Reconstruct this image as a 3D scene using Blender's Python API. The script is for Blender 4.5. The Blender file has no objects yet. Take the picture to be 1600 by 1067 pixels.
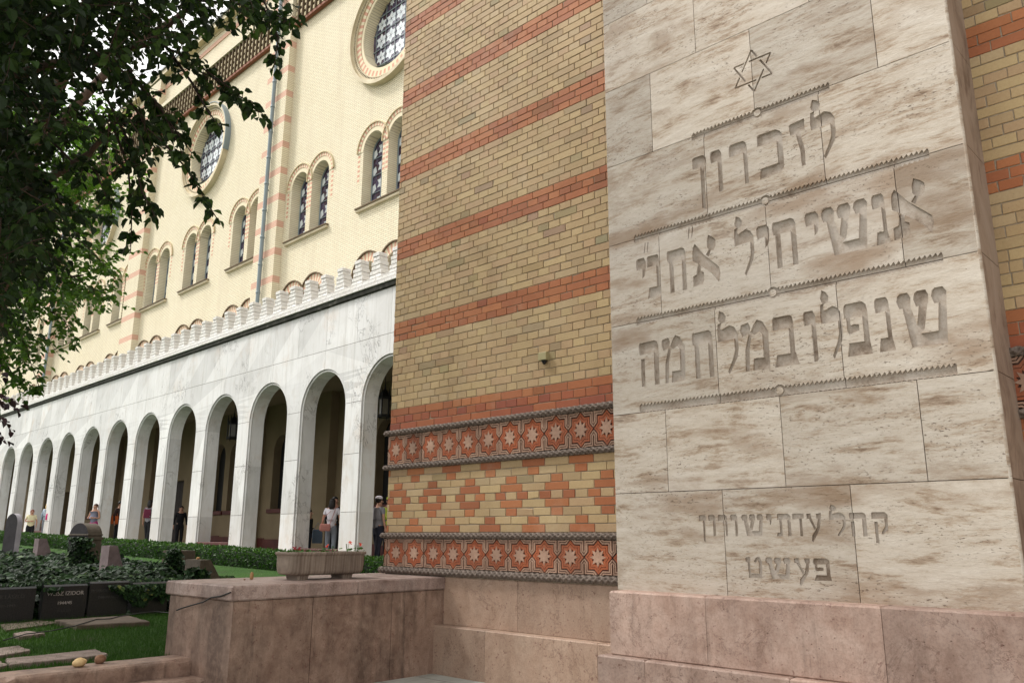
import bpy, bmesh, math, random
from mathutils import Vector, Matrix, Euler, noise
from mathutils.geometry import delaunay_2d_cdt
R = math.radians
PI = math.pi
random.seed(7)
sc = bpy.context.scene
col = sc.collection

# ------------------------------------------------------------------ camera, sky, sun, exposure
FPX = 1274.37
PITCH, ROLL, YAW = R(13.4425), R(.2069), R(43.486)
_cy, _sy = math.cos(YAW), math.sin(YAW)
_f = Vector((-_sy, _cy, 0)); _r = Vector((_cy, _sy, 0))
FWD = _f * math.cos(PITCH) + Vector((0, 0, 1)) * math.sin(PITCH)
_u = _r.cross(FWD)
RIGHT = _r * math.cos(ROLL) + _u * math.sin(ROLL)
UP = -_r * math.sin(ROLL) + _u * math.cos(ROLL)
cam_d = bpy.data.cameras.new('camera')
cam = bpy.data.objects.new('camera', cam_d)
col.objects.link(cam)
cam_d.sensor_width = 36; cam_d.lens = FPX / 1600 * 36
cam_d.clip_start = .05; cam_d.clip_end = 2000
cam.matrix_world = Matrix(((RIGHT.x, UP.x, -FWD.x, 0), (RIGHT.y, UP.y, -FWD.y, 0), (RIGHT.z, UP.z, -FWD.z, 0), (0, 0, 0, 1)))
sc.camera = cam

SUN_EL, SUN_AZ = 50, -64      # elevation; azimuth from -Y (the camera side of the walls) towards -X
sun_dir = Vector((math.sin(R(SUN_AZ)) * math.cos(R(SUN_EL)), -math.cos(R(SUN_AZ)) * math.cos(R(SUN_EL)), math.sin(R(SUN_EL))))
world = bpy.data.worlds.new('World'); sc.world = world
world.use_nodes = True
wn = world.node_tree.nodes; wl = world.node_tree.links
bg = wn['Background']
sky = wn.new('ShaderNodeTexSky'); sky.sky_type = 'NISHITA'; sky.sun_disc = False
sky.sun_elevation = R(SUN_EL); sky.sun_rotation = math.atan2(sun_dir.x, sun_dir.y)
sky.air_density = 1.0; sky.dust_density = 6.0; sky.ozone_density = .6
hs = wn.new('ShaderNodeHueSaturation'); hs.inputs['Saturation'].default_value = .12; hs.inputs['Value'].default_value = 1
cl = wn.new('ShaderNodeMix'); cl.data_type = 'RGBA'; cl.inputs[0].default_value = .55
cl.inputs[7].default_value = (13.3, 13.0, 12.7, 1)      # the overcast: bright white cloud everywhere
wl.new(sky.outputs[0], hs.inputs['Color']); wl.new(hs.outputs[0], cl.inputs[6]); wl.new(cl.outputs[2], bg.inputs[0])
bg.inputs[1].default_value = .112
sd = bpy.data.lights.new('sun', 'SUN'); sd.energy = 2.3; sd.angle = R(8); sd.color = (1, .96, .9)
so = bpy.data.objects.new('sun', sd); col.objects.link(so)
so.rotation_euler = sun_dir.to_track_quat('Z', 'Y').to_euler()
so.location = sun_dir * 60
sc.view_settings.view_transform = 'Standard'; sc.view_settings.look = 'None'
sc.view_settings.exposure = .58; sc.view_settings.gamma = 1; sc.view_settings.use_curve_mapping = False
sc.render.engine = 'CYCLES'
sc.cycles.max_bounces = 6; sc.cycles.diffuse_bounces = 3; sc.cycles.glossy_bounces = 2; sc.cycles.transmission_bounces = 3

# ------------------------------------------------------------------ pixel helpers (measuring only)
def ray(x, y):
    return RIGHT * (x - 800) + UP * (533.5 - y) + FWD * FPX
def atY(x, y, d): r = ray(x, y); return r * (d / r.y)
def atX(x, y, d): r = ray(x, y); return r * (d / r.x)
def atZ(x, y, d): r = ray(x, y); return r * (d / r.z)
def atD(x, y, d): r = ray(x, y); return r.normalized() * d
def zg(X, Yy=0):
    return -1.02 if X > -12 else -1.02 - .022 * (X + 12)
def atG(x, y):
    p = atZ(x, y, -1.02)
    for i in range(60):
        p = p * .5 + atZ(x, y, min(-.02, zg(p.x))) * .5
    return p

# ------------------------------------------------------------------ node helpers
def mat(name, build=None, rough=.8, color=None, spec=.3):
    m = bpy.data.materials.new(name); m.use_nodes = True
    nt = m.node_tree; b = nt.nodes['Principled BSDF']
    b.inputs['Roughness'].default_value = rough
    b.inputs['Specular IOR Level'].default_value = spec
    if color: b.inputs['Base Color'].default_value = (*color, 1)
    if build: build(N(nt), b)
    return m
class N:
    def __init__(s, nt): s.nt = nt; s.l = nt.links
    def n(s, t, **k):
        q = s.nt.nodes.new('ShaderNode' + t)
        for a, v in k.items(): setattr(q, a, v)
        return q
    def put(s, sock, v):
        if isinstance(v, bpy.types.NodeSocket): s.l.new(v, sock)
        elif isinstance(v, (tuple, list)) and len(v) == 3 and sock.type == 'RGBA': sock.default_value = (*v, 1)
        else: sock.default_value = v
    def coord(s, scale=(1, 1, 1), rot=(0, 0, 0), loc=(0, 0, 0)):
        c = s.n('TexCoord'); m = s.n('Mapping')
        m.inputs['Scale'].default_value = scale; m.inputs['Rotation'].default_value = rot; m.inputs['Location'].default_value = loc
        s.l.new(c.outputs['Object'], m.inputs[0]); return m.outputs[0]
    def noise(s, v, scale, detail=4, rough=.55, dist=0):
        q = s.n('TexNoise'); q.inputs['Scale'].default_value = scale; q.inputs['Detail'].default_value = detail
        q.inputs['Roughness'].default_value = rough; q.inputs['Distortion'].default_value = dist
        s.l.new(v, q.inputs['Vector']); return q.outputs['Fac']
    def voro(s, v, scale, feature='F1', out='Distance', rnd=1):
        q = s.n('TexVoronoi', feature=feature); q.inputs['Scale'].default_value = scale
        q.inputs['Randomness'].default_value = rnd
        s.l.new(v, q.inputs['Vector']); return q.outputs[out]
    def ramp(s, f, stops, interp='LINEAR'):
        q = s.n('ValToRGB'); e = q.color_ramp.elements; q.color_ramp.interpolation = interp
        while len(e) > 1: e.remove(e[0])
        e[0].position = stops[0][0]; e[0].color = s.c4(stops[0][1])
        for p, c in stops[1:]:
            k = e.new(p); k.color = s.c4(c)
        s.l.new(f, q.inputs[0]); return q.outputs[0]
    @staticmethod
    def c4(c): return (c, c, c, 1) if isinstance(c, (int, float)) else (*c, 1)
    def mix(s, f, a, b, mode='MIX'):
        q = s.n('Mix', data_type='RGBA', blend_type=mode); s.put(q.inputs[0], f)
        s.put(q.inputs[6], a if not isinstance(a, (int, float)) else (a, a, a)); s.put(q.inputs[7], b if not isinstance(b, (int, float)) else (b, b, b)); return q.outputs[2]
    def math(s, op, a, b=0, c=0):
        q = s.n('Math', operation=op); s.put(q.inputs[0], a); s.put(q.inputs[1], b)
        if op in ('MULTIPLY_ADD',): s.put(q.inputs[2], c)
        return q.outputs[0]
    def attr(s, name, out='Color'):
        q = s.n('Attribute', attribute_name=name); return q.outputs[out]
    def bump(s, h, strength, dist, b, prev=None):
        q = s.n('Bump'); q.inputs['Strength'].default_value = strength; q.inputs['Distance'].default_value = dist
        s.l.new(h, q.inputs['Height'])
        if prev: s.l.new(prev, q.inputs['Normal'])
        s.l.new(q.outputs[0], b.inputs['Normal']); return q.outputs[0]

# ------------------------------------------------------------------ materials
def m_brick(g, b):      # facing bricks; the tone of each brick is carried by the mesh
    v = g.coord(); t = g.attr('tone')
    n1 = g.noise(v, 55, 5, .7); n2 = g.noise(v, 2.2, 4)
    c = g.mix(g.ramp(n1, [(.3, 0), (.75, .38)]), t, (.6, .5, .38), 'MULTIPLY')
    st = g.ramp(n2, [(.45, 0), (.72, .45)])
    c = g.mix(st, c, (.76, .70, .65), 'MULTIPLY')
    soot = g.noise(g.coord((1, 1, .22), loc=(2, 2, 2)), 1.4, 7, .7)
    c = g.mix(g.ramp(soot, [(.52, 0), (.74, .5)]), c, (.62, .56, .50), 'MULTIPLY')
    lime = g.noise(g.coord((1, 1, .8), loc=(7, 1, 4)), 1.1, 6, .7)
    c = g.mix(g.ramp(lime, [(.56, 0), (.75, .28)]), c, (.50, .43, .33))
    spots = g.ramp(g.voro(v, 38), [(.06, 1), (.12, 0)])
    c = g.mix(g.math('MULTIPLY', spots, g.ramp(n2, [(.5, 0), (.6, .55)])), c, (.12, .08, .05))
    g.put(b.inputs['Base Color'], c)
    g.bump(g.mix(.5, n1, g.noise(v, 18, 3)), .55, .004, b)
M_BRICK = mat('facing_brick', m_brick, .72, spec=.35)
def m_mortar(g, b):
    v = g.coord(); g.put(b.inputs['Base Color'], g.ramp(g.noise(v, 30), [(.3, (.25, .205, .15)), (.7, (.37, .31, .235))])); g.bump(g.noise(v, 120), .6, .003, b)
M_MORTAR = mat('mortar', m_mortar, .95)
def m_trav(g, b):
    v0 = g.coord(); t = g.attr('tone', 'Fac')
    off = g.n('CombineXYZ'); g.put(off.inputs[0], g.math('MULTIPLY', t, 37)); g.put(off.inputs[1], g.math('MULTIPLY', t, 11)); g.put(off.inputs[2], g.math('MULTIPLY', t, 53))
    def bc(sc__, loc=(0, 0, 0)):
        ad = g.n('VectorMath', operation='ADD'); g.l.new(g.coord(sc__, loc=loc), ad.inputs[0]); g.l.new(off.outputs[0], ad.inputs[1]); return ad.outputs[0]
    v = bc((.6, 1, 1.8)); vs = bc((.8, 1, 4.2))
    warp = g.n('TexNoise'); g.l.new(v, warp.inputs['Vector']); warp.inputs['Scale'].default_value = 1.6; warp.inputs['Detail'].default_value = 5
    wv = g.n('VectorMath', operation='MULTIPLY_ADD'); g.l.new(warp.outputs['Color'], wv.inputs[0]); wv.inputs[1].default_value = (.15, .15, .75); g.l.new(vs, wv.inputs[2])
    big = g.noise(v, 1.7, 9, .7, .4); mid = g.noise(wv.outputs[0], 2.6, 14, .78, 0); fine = g.noise(g.coord((1, 1, 3.5)), 26, 6, .75, .3)
    c = g.ramp(mid, [(.35, (.18, .12, .08)), (.42, (.34, .265, .195)), (.48, (.455, .395, .325)), (.66, (.54, .49, .425))])
    c = g.mix(g.ramp(big, [(.53, 0), (.64, .6)]), c, (.26, .185, .125))
    c = g.mix(g.ramp(fine, [(.5, 0), (.72, .4)]), c, (.27, .21, .16))
    g2 = g.noise(g.coord((.7, 1, 1.2), loc=(5, 3, 2)), .9, 4)
    c = g.mix(g.ramp(g2, [(.5, 0), (.8, .5)]), c, (.47, .435, .40))
    g3 = g.noise(g.coord((.5, 1, 1.5), loc=(1, 8, 7)), 1.7, 5)
    c = g.mix(g.ramp(g3, [(.54, 0), (.65, .75)]), c, (.25, .17, .11))
    zone = g.ramp(g.noise(v, 1.9, 3), [(.42, 0), (.6, 1)])
    pit = g.ramp(g.noise(g.coord((1, 1, 3.2)), 34, 3, .6), [(.61, 0), (.67, 1)])
    pit2 = g.ramp(g.voro(g.coord((1, 1, 2.6)), 9), [(.03, 1), (.055, 0)])
    pt = g.math('MAXIMUM', g.math('MULTIPLY', pit, zone), pit2)
    c = g.mix(g.math('MULTIPLY', pt, .8), c, (.11, .075, .05))
    tone = g.math('MULTIPLY_ADD', t, .30, .86)
    c = g.mix(1, c, g.mix(1, (1, 1, 1), tone, 'MULTIPLY'), 'MULTIPLY')
    g.put(b.inputs['Base Color'], c)
    h = g.math('SUBTRACT', g.math('MULTIPLY', fine, .6), g.math('MULTIPLY', pt, .8))
    p = g.bump(h, .55, .006, b)
    g.bump(mid, .5, .012, b, p)
M_TRAV = mat('travertine', m_trav, .75, spec=.25)
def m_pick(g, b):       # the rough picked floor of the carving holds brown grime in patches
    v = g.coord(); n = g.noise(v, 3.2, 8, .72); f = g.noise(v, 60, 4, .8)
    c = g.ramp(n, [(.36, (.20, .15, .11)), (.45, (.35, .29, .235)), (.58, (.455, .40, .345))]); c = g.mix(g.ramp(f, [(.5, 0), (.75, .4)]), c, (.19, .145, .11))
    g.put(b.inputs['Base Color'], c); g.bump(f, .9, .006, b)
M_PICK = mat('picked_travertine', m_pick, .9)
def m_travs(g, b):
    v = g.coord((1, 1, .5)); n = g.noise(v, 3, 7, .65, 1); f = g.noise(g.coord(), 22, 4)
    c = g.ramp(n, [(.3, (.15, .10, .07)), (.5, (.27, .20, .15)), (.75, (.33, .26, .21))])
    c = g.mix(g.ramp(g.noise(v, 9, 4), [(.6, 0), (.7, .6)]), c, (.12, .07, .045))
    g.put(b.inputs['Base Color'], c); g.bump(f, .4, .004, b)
M_TRAVS = mat('shaded_side_travertine', m_travs, .75)  # darker travertine for the sides; shade of the turned-away face is in the colour
def redmarble(name, c1, c2, c3, dirt=.5, sc_=1.0):
    def f(g, b):
        v = g.coord(); t = g.attr('tone', 'Fac')
        n1 = g.noise(v, 3.2 * sc_, 8, .66, .8); n2 = g.noise(v, 14 * sc_, 5, .7)
        c = g.ramp(n1, [(.3, c1), (.5, c2), (.72, c3)])
        vein = g.math('ABSOLUTE', g.math('SUBTRACT', g.noise(v, 2.6 * sc_, 9, .72, .5), .5))
        vm = g.ramp(g.noise(v, 1.7, 3), [(.42, 0), (.55, 1)])
        c = g.mix(g.math('MULTIPLY', vm, g.ramp(vein, [(.0, .6), (.007, .3), (.016, 0)])), c, (.09, .04, .028))
        spot = g.ramp(g.noise(v, 26, 3, .6), [(.63, 0), (.69, .7)])
        c = g.mix(spot, c, (.15, .06, .045))
        d = g.noise(g.coord((1, 1, .35)), 2.1, 6, .7)
        c = g.mix(g.ramp(d, [(.46, 0), (.62, dirt)]), c, tuple(q * .42 for q in c1))
        run = g.noise(g.coord((5, 5, .35)), 2.4, 6, .75)
        c = g.mix(g.ramp(run, [(.55, 0), (.68, dirt * .8)]), c, (.045, .032, .025))
        c = g.mix(g.ramp(n2, [(.45, 0), (.75, .5)]), c, c3)
        n4 = g.noise(v, 70, 5, .75)
        c = g.mix(g.ramp(n4, [(.45, 0), (.72, .42)]), c, (.11, .065, .045))
        pit = g.ramp(g.voro(g.coord((1, 1, 1.6)), 13), [(.05, .85), (.09, 0)])
        c = g.mix(pit, c, (.08, .035, .025))
        c = g.mix(1, c, g.mix(1, (1, 1, 1), g.math('MULTIPLY_ADD', t, .3, .85), 'MULTIPLY'), 'MULTIPLY')
        g.put(b.inputs['Base Color'], c)
        h = g.math('SUBTRACT', g.math('MULTIPLY', n2, .5), g.math('MULTIPLY', spot, .7))
        g.bump(h, .45, .005, b)
    return mat(name, f, .62, spec=.35)
M_RED = redmarble('red_limestone', (.30, .19, .145), (.40, .275, .22), (.47, .35, .29), .35)
M_TAN = redmarble('tan_limestone', (.31, .205, .145), (.385, .265, .195), (.44, .325, .245), .25)
M_PED = redmarble('weathered_red_limestone', (.165, .10, .072), (.26, .17, .125), (.36, .255, .195), .75)
M_COPE = redmarble('stained_coping_limestone', (.26, .175, .145), (.39, .285, .245), (.50, .40, .355), .55)
M_TOP = redmarble('pale_pink_limestone', (.30, .22, .19), (.40, .32, .29), (.48, .41, .38), .35)
def m_groove(g, b): g.put(b.inputs['Base Color'], g.ramp(g.noise(g.coord(), 20), [(.3, (.05, .035, .028)), (.7, (.10, .075, .06))]))
M_GROOVE = mat('dark_joint', m_groove, .95)
def m_white(g, b):
    v = g.coord(); t = g.attr('tone', 'Fac')
    n1 = g.noise(v, .8, 6, .6, .2); n2 = g.noise(g.coord((1, 1, .22)), 4, 8, .75, .3)
    c = g.ramp(n1, [(.3, (.57, .565, .55)), (.5, (.645, .64, .63)), (.75, (.70, .70, .695))])
    c = g.mix(g.ramp(n2, [(.52, 0), (.72, .45)]), c, (.42, .385, .33))
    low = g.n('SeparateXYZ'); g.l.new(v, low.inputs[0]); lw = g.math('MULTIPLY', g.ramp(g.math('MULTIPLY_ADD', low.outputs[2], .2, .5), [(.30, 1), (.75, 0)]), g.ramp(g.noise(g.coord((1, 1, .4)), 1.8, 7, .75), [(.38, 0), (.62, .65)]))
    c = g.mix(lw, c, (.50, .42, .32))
    rs = g.noise(g.coord((1, 1, .7), loc=(3, 3, 3)), 1.1, 6, .7)
    c = g.mix(g.ramp(rs, [(.55, 0), (.75, .45)]), c, (.48, .35, .24))
    vein = g.math('ABSOLUTE', g.math('SUBTRACT', g.noise(g.coord((.8, .8, .5)), 1.6, 8, .68, 2.2), .5))
    msk = g.ramp(g.noise(v, .7, 2), [(.54, 0), (.64, 1)])
    c = g.mix(g.math('MULTIPLY', msk, g.ramp(vein, [(0, .9), (.008, .45), (.018, 0)])), c, (.10, .09, .085))
    run = g.noise(g.coord((3.2, 1, .12)), 2.2, 5, .7)
    c = g.mix(g.ramp(run, [(.52, 0), (.7, .5)]), c, (.40, .39, .36))
    blot = g.ramp(g.noise(g.coord((1, 1, .6)), 7, 5, .75), [(.64, 0), (.72, .55)])
    c = g.mix(g.math('MULTIPLY', blot, msk), c, (.2, .18, .16))
    c = g.mix(1, c, g.mix(1, (1, 1, 1), g.math('MULTIPLY_ADD', t, .24, .88), 'MULTIPLY'), 'MULTIPLY')
    g.put(b.inputs['Base Color'], c); g.bump(n2, .3, .02, b)
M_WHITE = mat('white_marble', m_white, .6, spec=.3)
def m_merlon(g, b):
    v = g.coord(); bt = g.n('TexBrick'); g.l.new(g.coord(rot=(PI / 2, 0, 0)), bt.inputs[0])
    bt.inputs['Scale'].default_value = 1; bt.inputs['Brick Width'].default_value = .30; bt.inputs['Row Height'].default_value = .125; bt.inputs['Mortar Size'].default_value = .012
    bt.inputs['Color1'].default_value = (.76, .755, .74, 1); bt.inputs['Color2'].default_value = (.68, .66, .62, 1); bt.inputs['Mortar'].default_value = (.5, .48, .45, 1)
    n = g.noise(v, 5, 6, .75)
    c = g.mix(g.ramp(n, [(.5, 0), (.75, .6)]), bt.outputs[0], (.50, .44, .37))
    g.put(b.inputs['Base Color'], c); g.bump(g.noise(v, 14, 5, .8), .8, .03, b)
M_MERLON = mat('crumbling_marble_blocks', m_merlon, .8)
def m_cream(g, b):
    v = g.coord(rot=(PI / 2, 0, 0)); bt = g.n('TexBrick'); g.l.new(v, bt.inputs[0])
    bt.inputs['Scale'].default_value = 1; bt.inputs['Brick Width'].default_value = .29; bt.inputs['Row Height'].default_value = .085; bt.inputs['Mortar Size'].default_value = .012
    bt.inputs['Mortar Smooth'].default_value = .3
    bt.inputs['Color1'].default_value = (.82, .755, .56, 1); bt.inputs['Color2'].default_value = (.78, .70, .50, 1); bt.inputs['Mortar'].default_value = (.46, .39, .27, 1)
    v0 = g.coord(); n = g.noise(v0, .35, 5)
    c = g.mix(g.ramp(n, [(.35, 0), (.75, .45)]), bt.outputs[0], (.78, .70, .54))
    c = g.mix(g.ramp(g.noise(g.coord((1.6, 1, .16)), 1.3, 6, .7), [(.48, 0), (.72, .45)]), c, (.60, .51, .37))
    g.put(b.inputs['Base Color'], c)
    iv = g.math('SUBTRACT', 1, bt.outputs['Fac']); g.bump(iv, .7, .012, b)
M_CREAM = mat('cream_brick', m_cream, .8)
def m_stripe(g, b):
    v = g.coord(rot=(PI / 2, 0, 0)); bt = g.n('TexBrick'); g.l.new(v, bt.inputs[0])
    bt.inputs['Scale'].default_value = 1; bt.inputs['Brick Width'].default_value = .29; bt.inputs['Row Height'].default_value = .085; bt.inputs['Mortar Size'].default_value = .009
    bt.inputs['Color1'].default_value = (.70, .43, .32, 1); bt.inputs['Color2'].default_value = (.65, .38, .28, 1); bt.inputs['Mortar'].default_value = (.5, .36, .26, 1)
    g.put(b.inputs['Base Color'], bt.outputs[0])
M_STRIPE = mat('faded_red_brick', m_stripe, .8)
M_VRED = mat('voussoir_red', None, .8, (.62, .34, .24)); M_VCREAM = mat('voussoir_cream', None, .8, (.74, .65, .46))
M_MOULD = mat('cream_moulding', lambda g, b: g.put(b.inputs['Base Color'], g.ramp(g.noise(g.coord(), 1.5, 5), [(.3, (.52, .44, .29)), (.7, (.68, .6, .43))])), .7)
M_LEAD = mat('grey_lead', None, .5, (.22, .27, .29), .4)
M_GLASS = mat('dark_glass', lambda g, b: g.put(b.inputs['Base Color'], g.ramp(g.noise(g.coord(), 3, 3), [(.35, (.02, .015, .03)), (.5, (.10, .085, .16)), (.6, (.05, .02, .03)), (.75, (.16, .15, .22))])), .15, spec=.5)
M_WGLASS = mat('white_glass', lambda g, b: g.put(b.inputs['Base Color'], g.ramp(g.noise(g.coord(), 6, 2), [(.3, (.62, .70, .74)), (.7, (.85, .88, .9))])), .2, spec=.5)
M_LRED = mat('dull_red_brick', None, .8, (.25, .10, .06))
M_LBROWN = mat('dark_brown_brick', None, .85, (.14, .10, .055)); M_LTAN = mat('lattice_tan_brick', None, .8, (.56, .47, .29))
M_ROOF = mat('roof_tin', None, .6, (.25, .26, .27))
def m_plaster(g, b):
    v = g.coord(); g.put(b.inputs['Base Color'], g.ramp(g.noise(v, .9, 5), [(.3, (.17, .13, .075)), (.7, (.215, .165, .10))])); g.bump(g.noise(v, 9), .2, .01, b)
M_PLASTER = mat('ochre_plaster', m_plaster, .85)
M_DADO = mat('dark_red_paint', lambda g, b: g.put(b.inputs['Base Color'], g.ramp(g.noise(g.coord(), 3), [(.3, (.06, .014, .011)), (.7, (.10, .024, .018))])), .55)
M_BLACK = mat('blackened_iron', None, .6, (.012, .012, .012))
M_DARKWOOD = mat('dark_door_wood', None, .6, (.02, .013, .01))
M_LAMPG = mat('lantern_glass', None, .2, (.12, .11, .08), .5)
def m_tile(name, c1, c2):
    def f(g, b):
        v = g.coord(); n = g.noise(v, 24, 5, .7)
        c = g.ramp(n, [(.3, c1), (.7, c2)]); c = g.mix(g.ramp(g.noise(v, 3, 4), [(.45, 0), (.75, .6)]), c, (.13, .07, .045))
        c = g.mix(1, c, g.mix(1, (1, 1, 1), g.math('MULTIPLY_ADD', g.attr('tone', 'Fac'), .4, .78), 'MULTIPLY'), 'MULTIPLY')
        g.put(b.inputs['Base Color'], c); g.bump(n, .4, .002, b)
    return mat(name, f, .7)
M_TRED = m_tile('terracotta_red', (.25, .062, .026), (.37, .11, .045)); M_TDARK = m_tile('terracotta_groove', (.02, .009, .007), (.05, .016, .012))
M_TPINK = m_tile('terracotta_pink', (.30, .175, .12), (.44, .29, .21))
def m_rope(g, b):
    v = g.coord(); n = g.noise(v, 30, 4, .7); g.put(b.inputs['Base Color'], g.ramp(n, [(.3, (.075, .056, .045)), (.7, (.21, .165, .135))]))
M_ROPE = mat('weathered_terracotta_rope', m_rope, .75)
def m_terr(g, b):
    bt = g.n('TexBrick'); g.l.new(g.coord(), bt.inputs[0]); bt.offset = .5
    bt.inputs['Scale'].default_value = 1; bt.inputs['Brick Width'].default_value = .8; bt.inputs['Row Height'].default_value = .42; bt.inputs['Mortar Size'].default_value = .006
    bt.inputs['Color1'].default_value = (.44, .45, .41, 1); bt.inputs['Color2'].default_value = (.36, .37, .335, 1); bt.inputs['Mortar'].default_value = (.12, .11, .1, 1)
    c = g.mix(g.ramp(g.noise(g.coord((3, 1, 1)), 4, 6), [(.4, 0), (.7, .5)]), bt.outputs[0], (.24, .22, .18))
    g.put(b.inputs['Base Color'], c); g.bump(g.noise(g.coord(), 40), .3, .004, b)
M_TERR = mat('terrace_slabs', m_terr, .7)
def m_lawn(g, b):
    v = g.coord(); n = g.noise(v, .6, 5); n2 = g.noise(v, 45, 4, .8)
    c = g.ramp(n, [(.3, (.026, .07, .011)), (.6, (.042, .105, .013)), (.8, (.06, .125, .018))])
    c = g.mix(g.ramp(n2, [(.35, 0), (.75, .7)]), c, (.02, .05, .012))
    c = g.mix(g.ramp(g.noise(v, 2.2, 4), [(.56, 0), (.72, .7)]), c, (.055, .045, .025))
    g.put(b.inputs['Base Color'], c); g.bump(n2, .9, .04, b)
M_LAWN = mat('lawn', m_lawn, .9, spec=.15)
M_SOIL = mat('soil', lambda g, b: g.put(b.inputs['Base Color'], g.ramp(g.noise(g.coord(), 8, 6), [(.3, (.03, .022, .015)), (.7, (.075, .06, .04))])), .95)
def leafmat(name, cols, rough=.45, trans=.12, spec=.4):
    def f(g, b):
        t = g.attr('tone', 'Fac')
        c = g.ramp(t, cols)
        g.put(b.inputs['Base Color'], c)
        if trans:
            tr = g.n('BsdfTranslucent'); g.put(tr.inputs[0], g.mix(1, c, (1.3, 1.5, .6), 'MULTIPLY'))
            mx = g.n('MixShader'); mx.inputs[0].default_value = trans
            o = g.nt.nodes['Material Output']; g.l.new(b.outputs[0], mx.inputs[1]); g.l.new(tr.outputs[0], mx.inputs[2]); g.l.new(mx.outputs[0], o.inputs[0])
    return mat(name, f, rough, spec=spec)
M_LEAF = leafmat('poplar_leaf', [(0, (.006, .013, .004)), (.6, (.016, .036, .008)), (.8, (.03, .062, .012)), (1, (.055, .10, .018))], .5, .28, .25)
M_LEAF2 = leafmat('light_tree_leaf', [(0, (.04, .09, .015)), (.6, (.075, .16, .025)), (1, (.15, .25, .05))], .5, .35)
M_LEAF3 = leafmat('dark_red_leaf', [(0, (.015, .008, .01)), (1, (.05, .02, .03))], .5, .1)
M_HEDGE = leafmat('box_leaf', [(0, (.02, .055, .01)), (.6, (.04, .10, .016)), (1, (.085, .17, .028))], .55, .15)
M_IVY = leafmat('ivy_leaf', [(0, (.003, .010, .003)), (.5, (.010, .028, .008)), (.86, (.022, .056, .014)), (.96, (.05, .09, .02)), (1, (.13, .14, .035))], .6, .06, .14)
M_GRASS = leafmat('grass_blade', [(0, (.02, .055, .009)), (.8, (.048, .105, .014)), (1, (.11, .12, .035))], .6, .25, .2)
M_BARK = mat('bark', lambda g, b: (g.put(b.inputs['Base Color'], g.ramp(g.noise(g.coord((1, 1, .3)), 9, 6), [(.3, (.05, .03, .02)), (.7, (.12, .08, .055))])), g.bump(g.noise(g.coord((1, 1, .2)), 20), .8, .02, b)), .9)
M_TWIG = mat('twig_bark', None, .8, (.05, .03, .022))
M_GRANITE = mat('black_granite', lambda g, b: g.put(b.inputs['Base Color'], g.ramp(g.noise(g.coord(), 60, 3), [(.3, (.010, .010, .011)), (.7, (.03, .029, .03))])), .3, spec=.5)
M_LETTER = mat('pale_engraving', None, .8, (.4, .36, .34)); M_LETTER2 = mat('faded_engraving', None, .8, (.07, .065, .062))
def stone(name, a, c_, sc_=6): return mat(name, lambda g, b: (g.put(b.inputs['Base Color'], g.ramp(g.noise(g.coord(), sc_, 6, .7), [(.3, a), (.7, c_)])), g.bump(g.noise(g.coord(), sc_ * 4), .5, .01, b)), .85)
M_GPINK = stone('pinkish_gravestone', (.10, .075, .075), (.19, .145, .145)); M_GBROWN = stone('brown_gravestone', (.05, .04, .028), (.10, .08, .06)); M_GGREY = stone('pale_gravestone', (.24, .23, .25), (.34, .32, .35))
M_GDARK = stone('darkened_gravestone_face', (.012, .011, .012), (.03, .026, .03)); M_SLAB = stone('mossy_slab', (.05, .036, .025), (.12, .09, .065)); M_SLAB2 = stone('pale_mossy_slab', (.08, .06, .045), (.25, .19, .165), 9)
M_PLANTER = mat('planter_stone', lambda g, b: (g.put(b.inputs['Base Color'], g.mix(g.ramp(g.noise(g.coord((1, 26, .5)), 2.2, 5), [(.4, 0), (.65, .75)]), g.ramp(g.noise(g.coord(), 8, 6), [(.3, (.21, .17, .135)), (.7, (.30, .245, .195))]), (.10, .07, .052))), g.bump(g.noise(g.coord(), 50), .4, .004, b)), .85)

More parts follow.
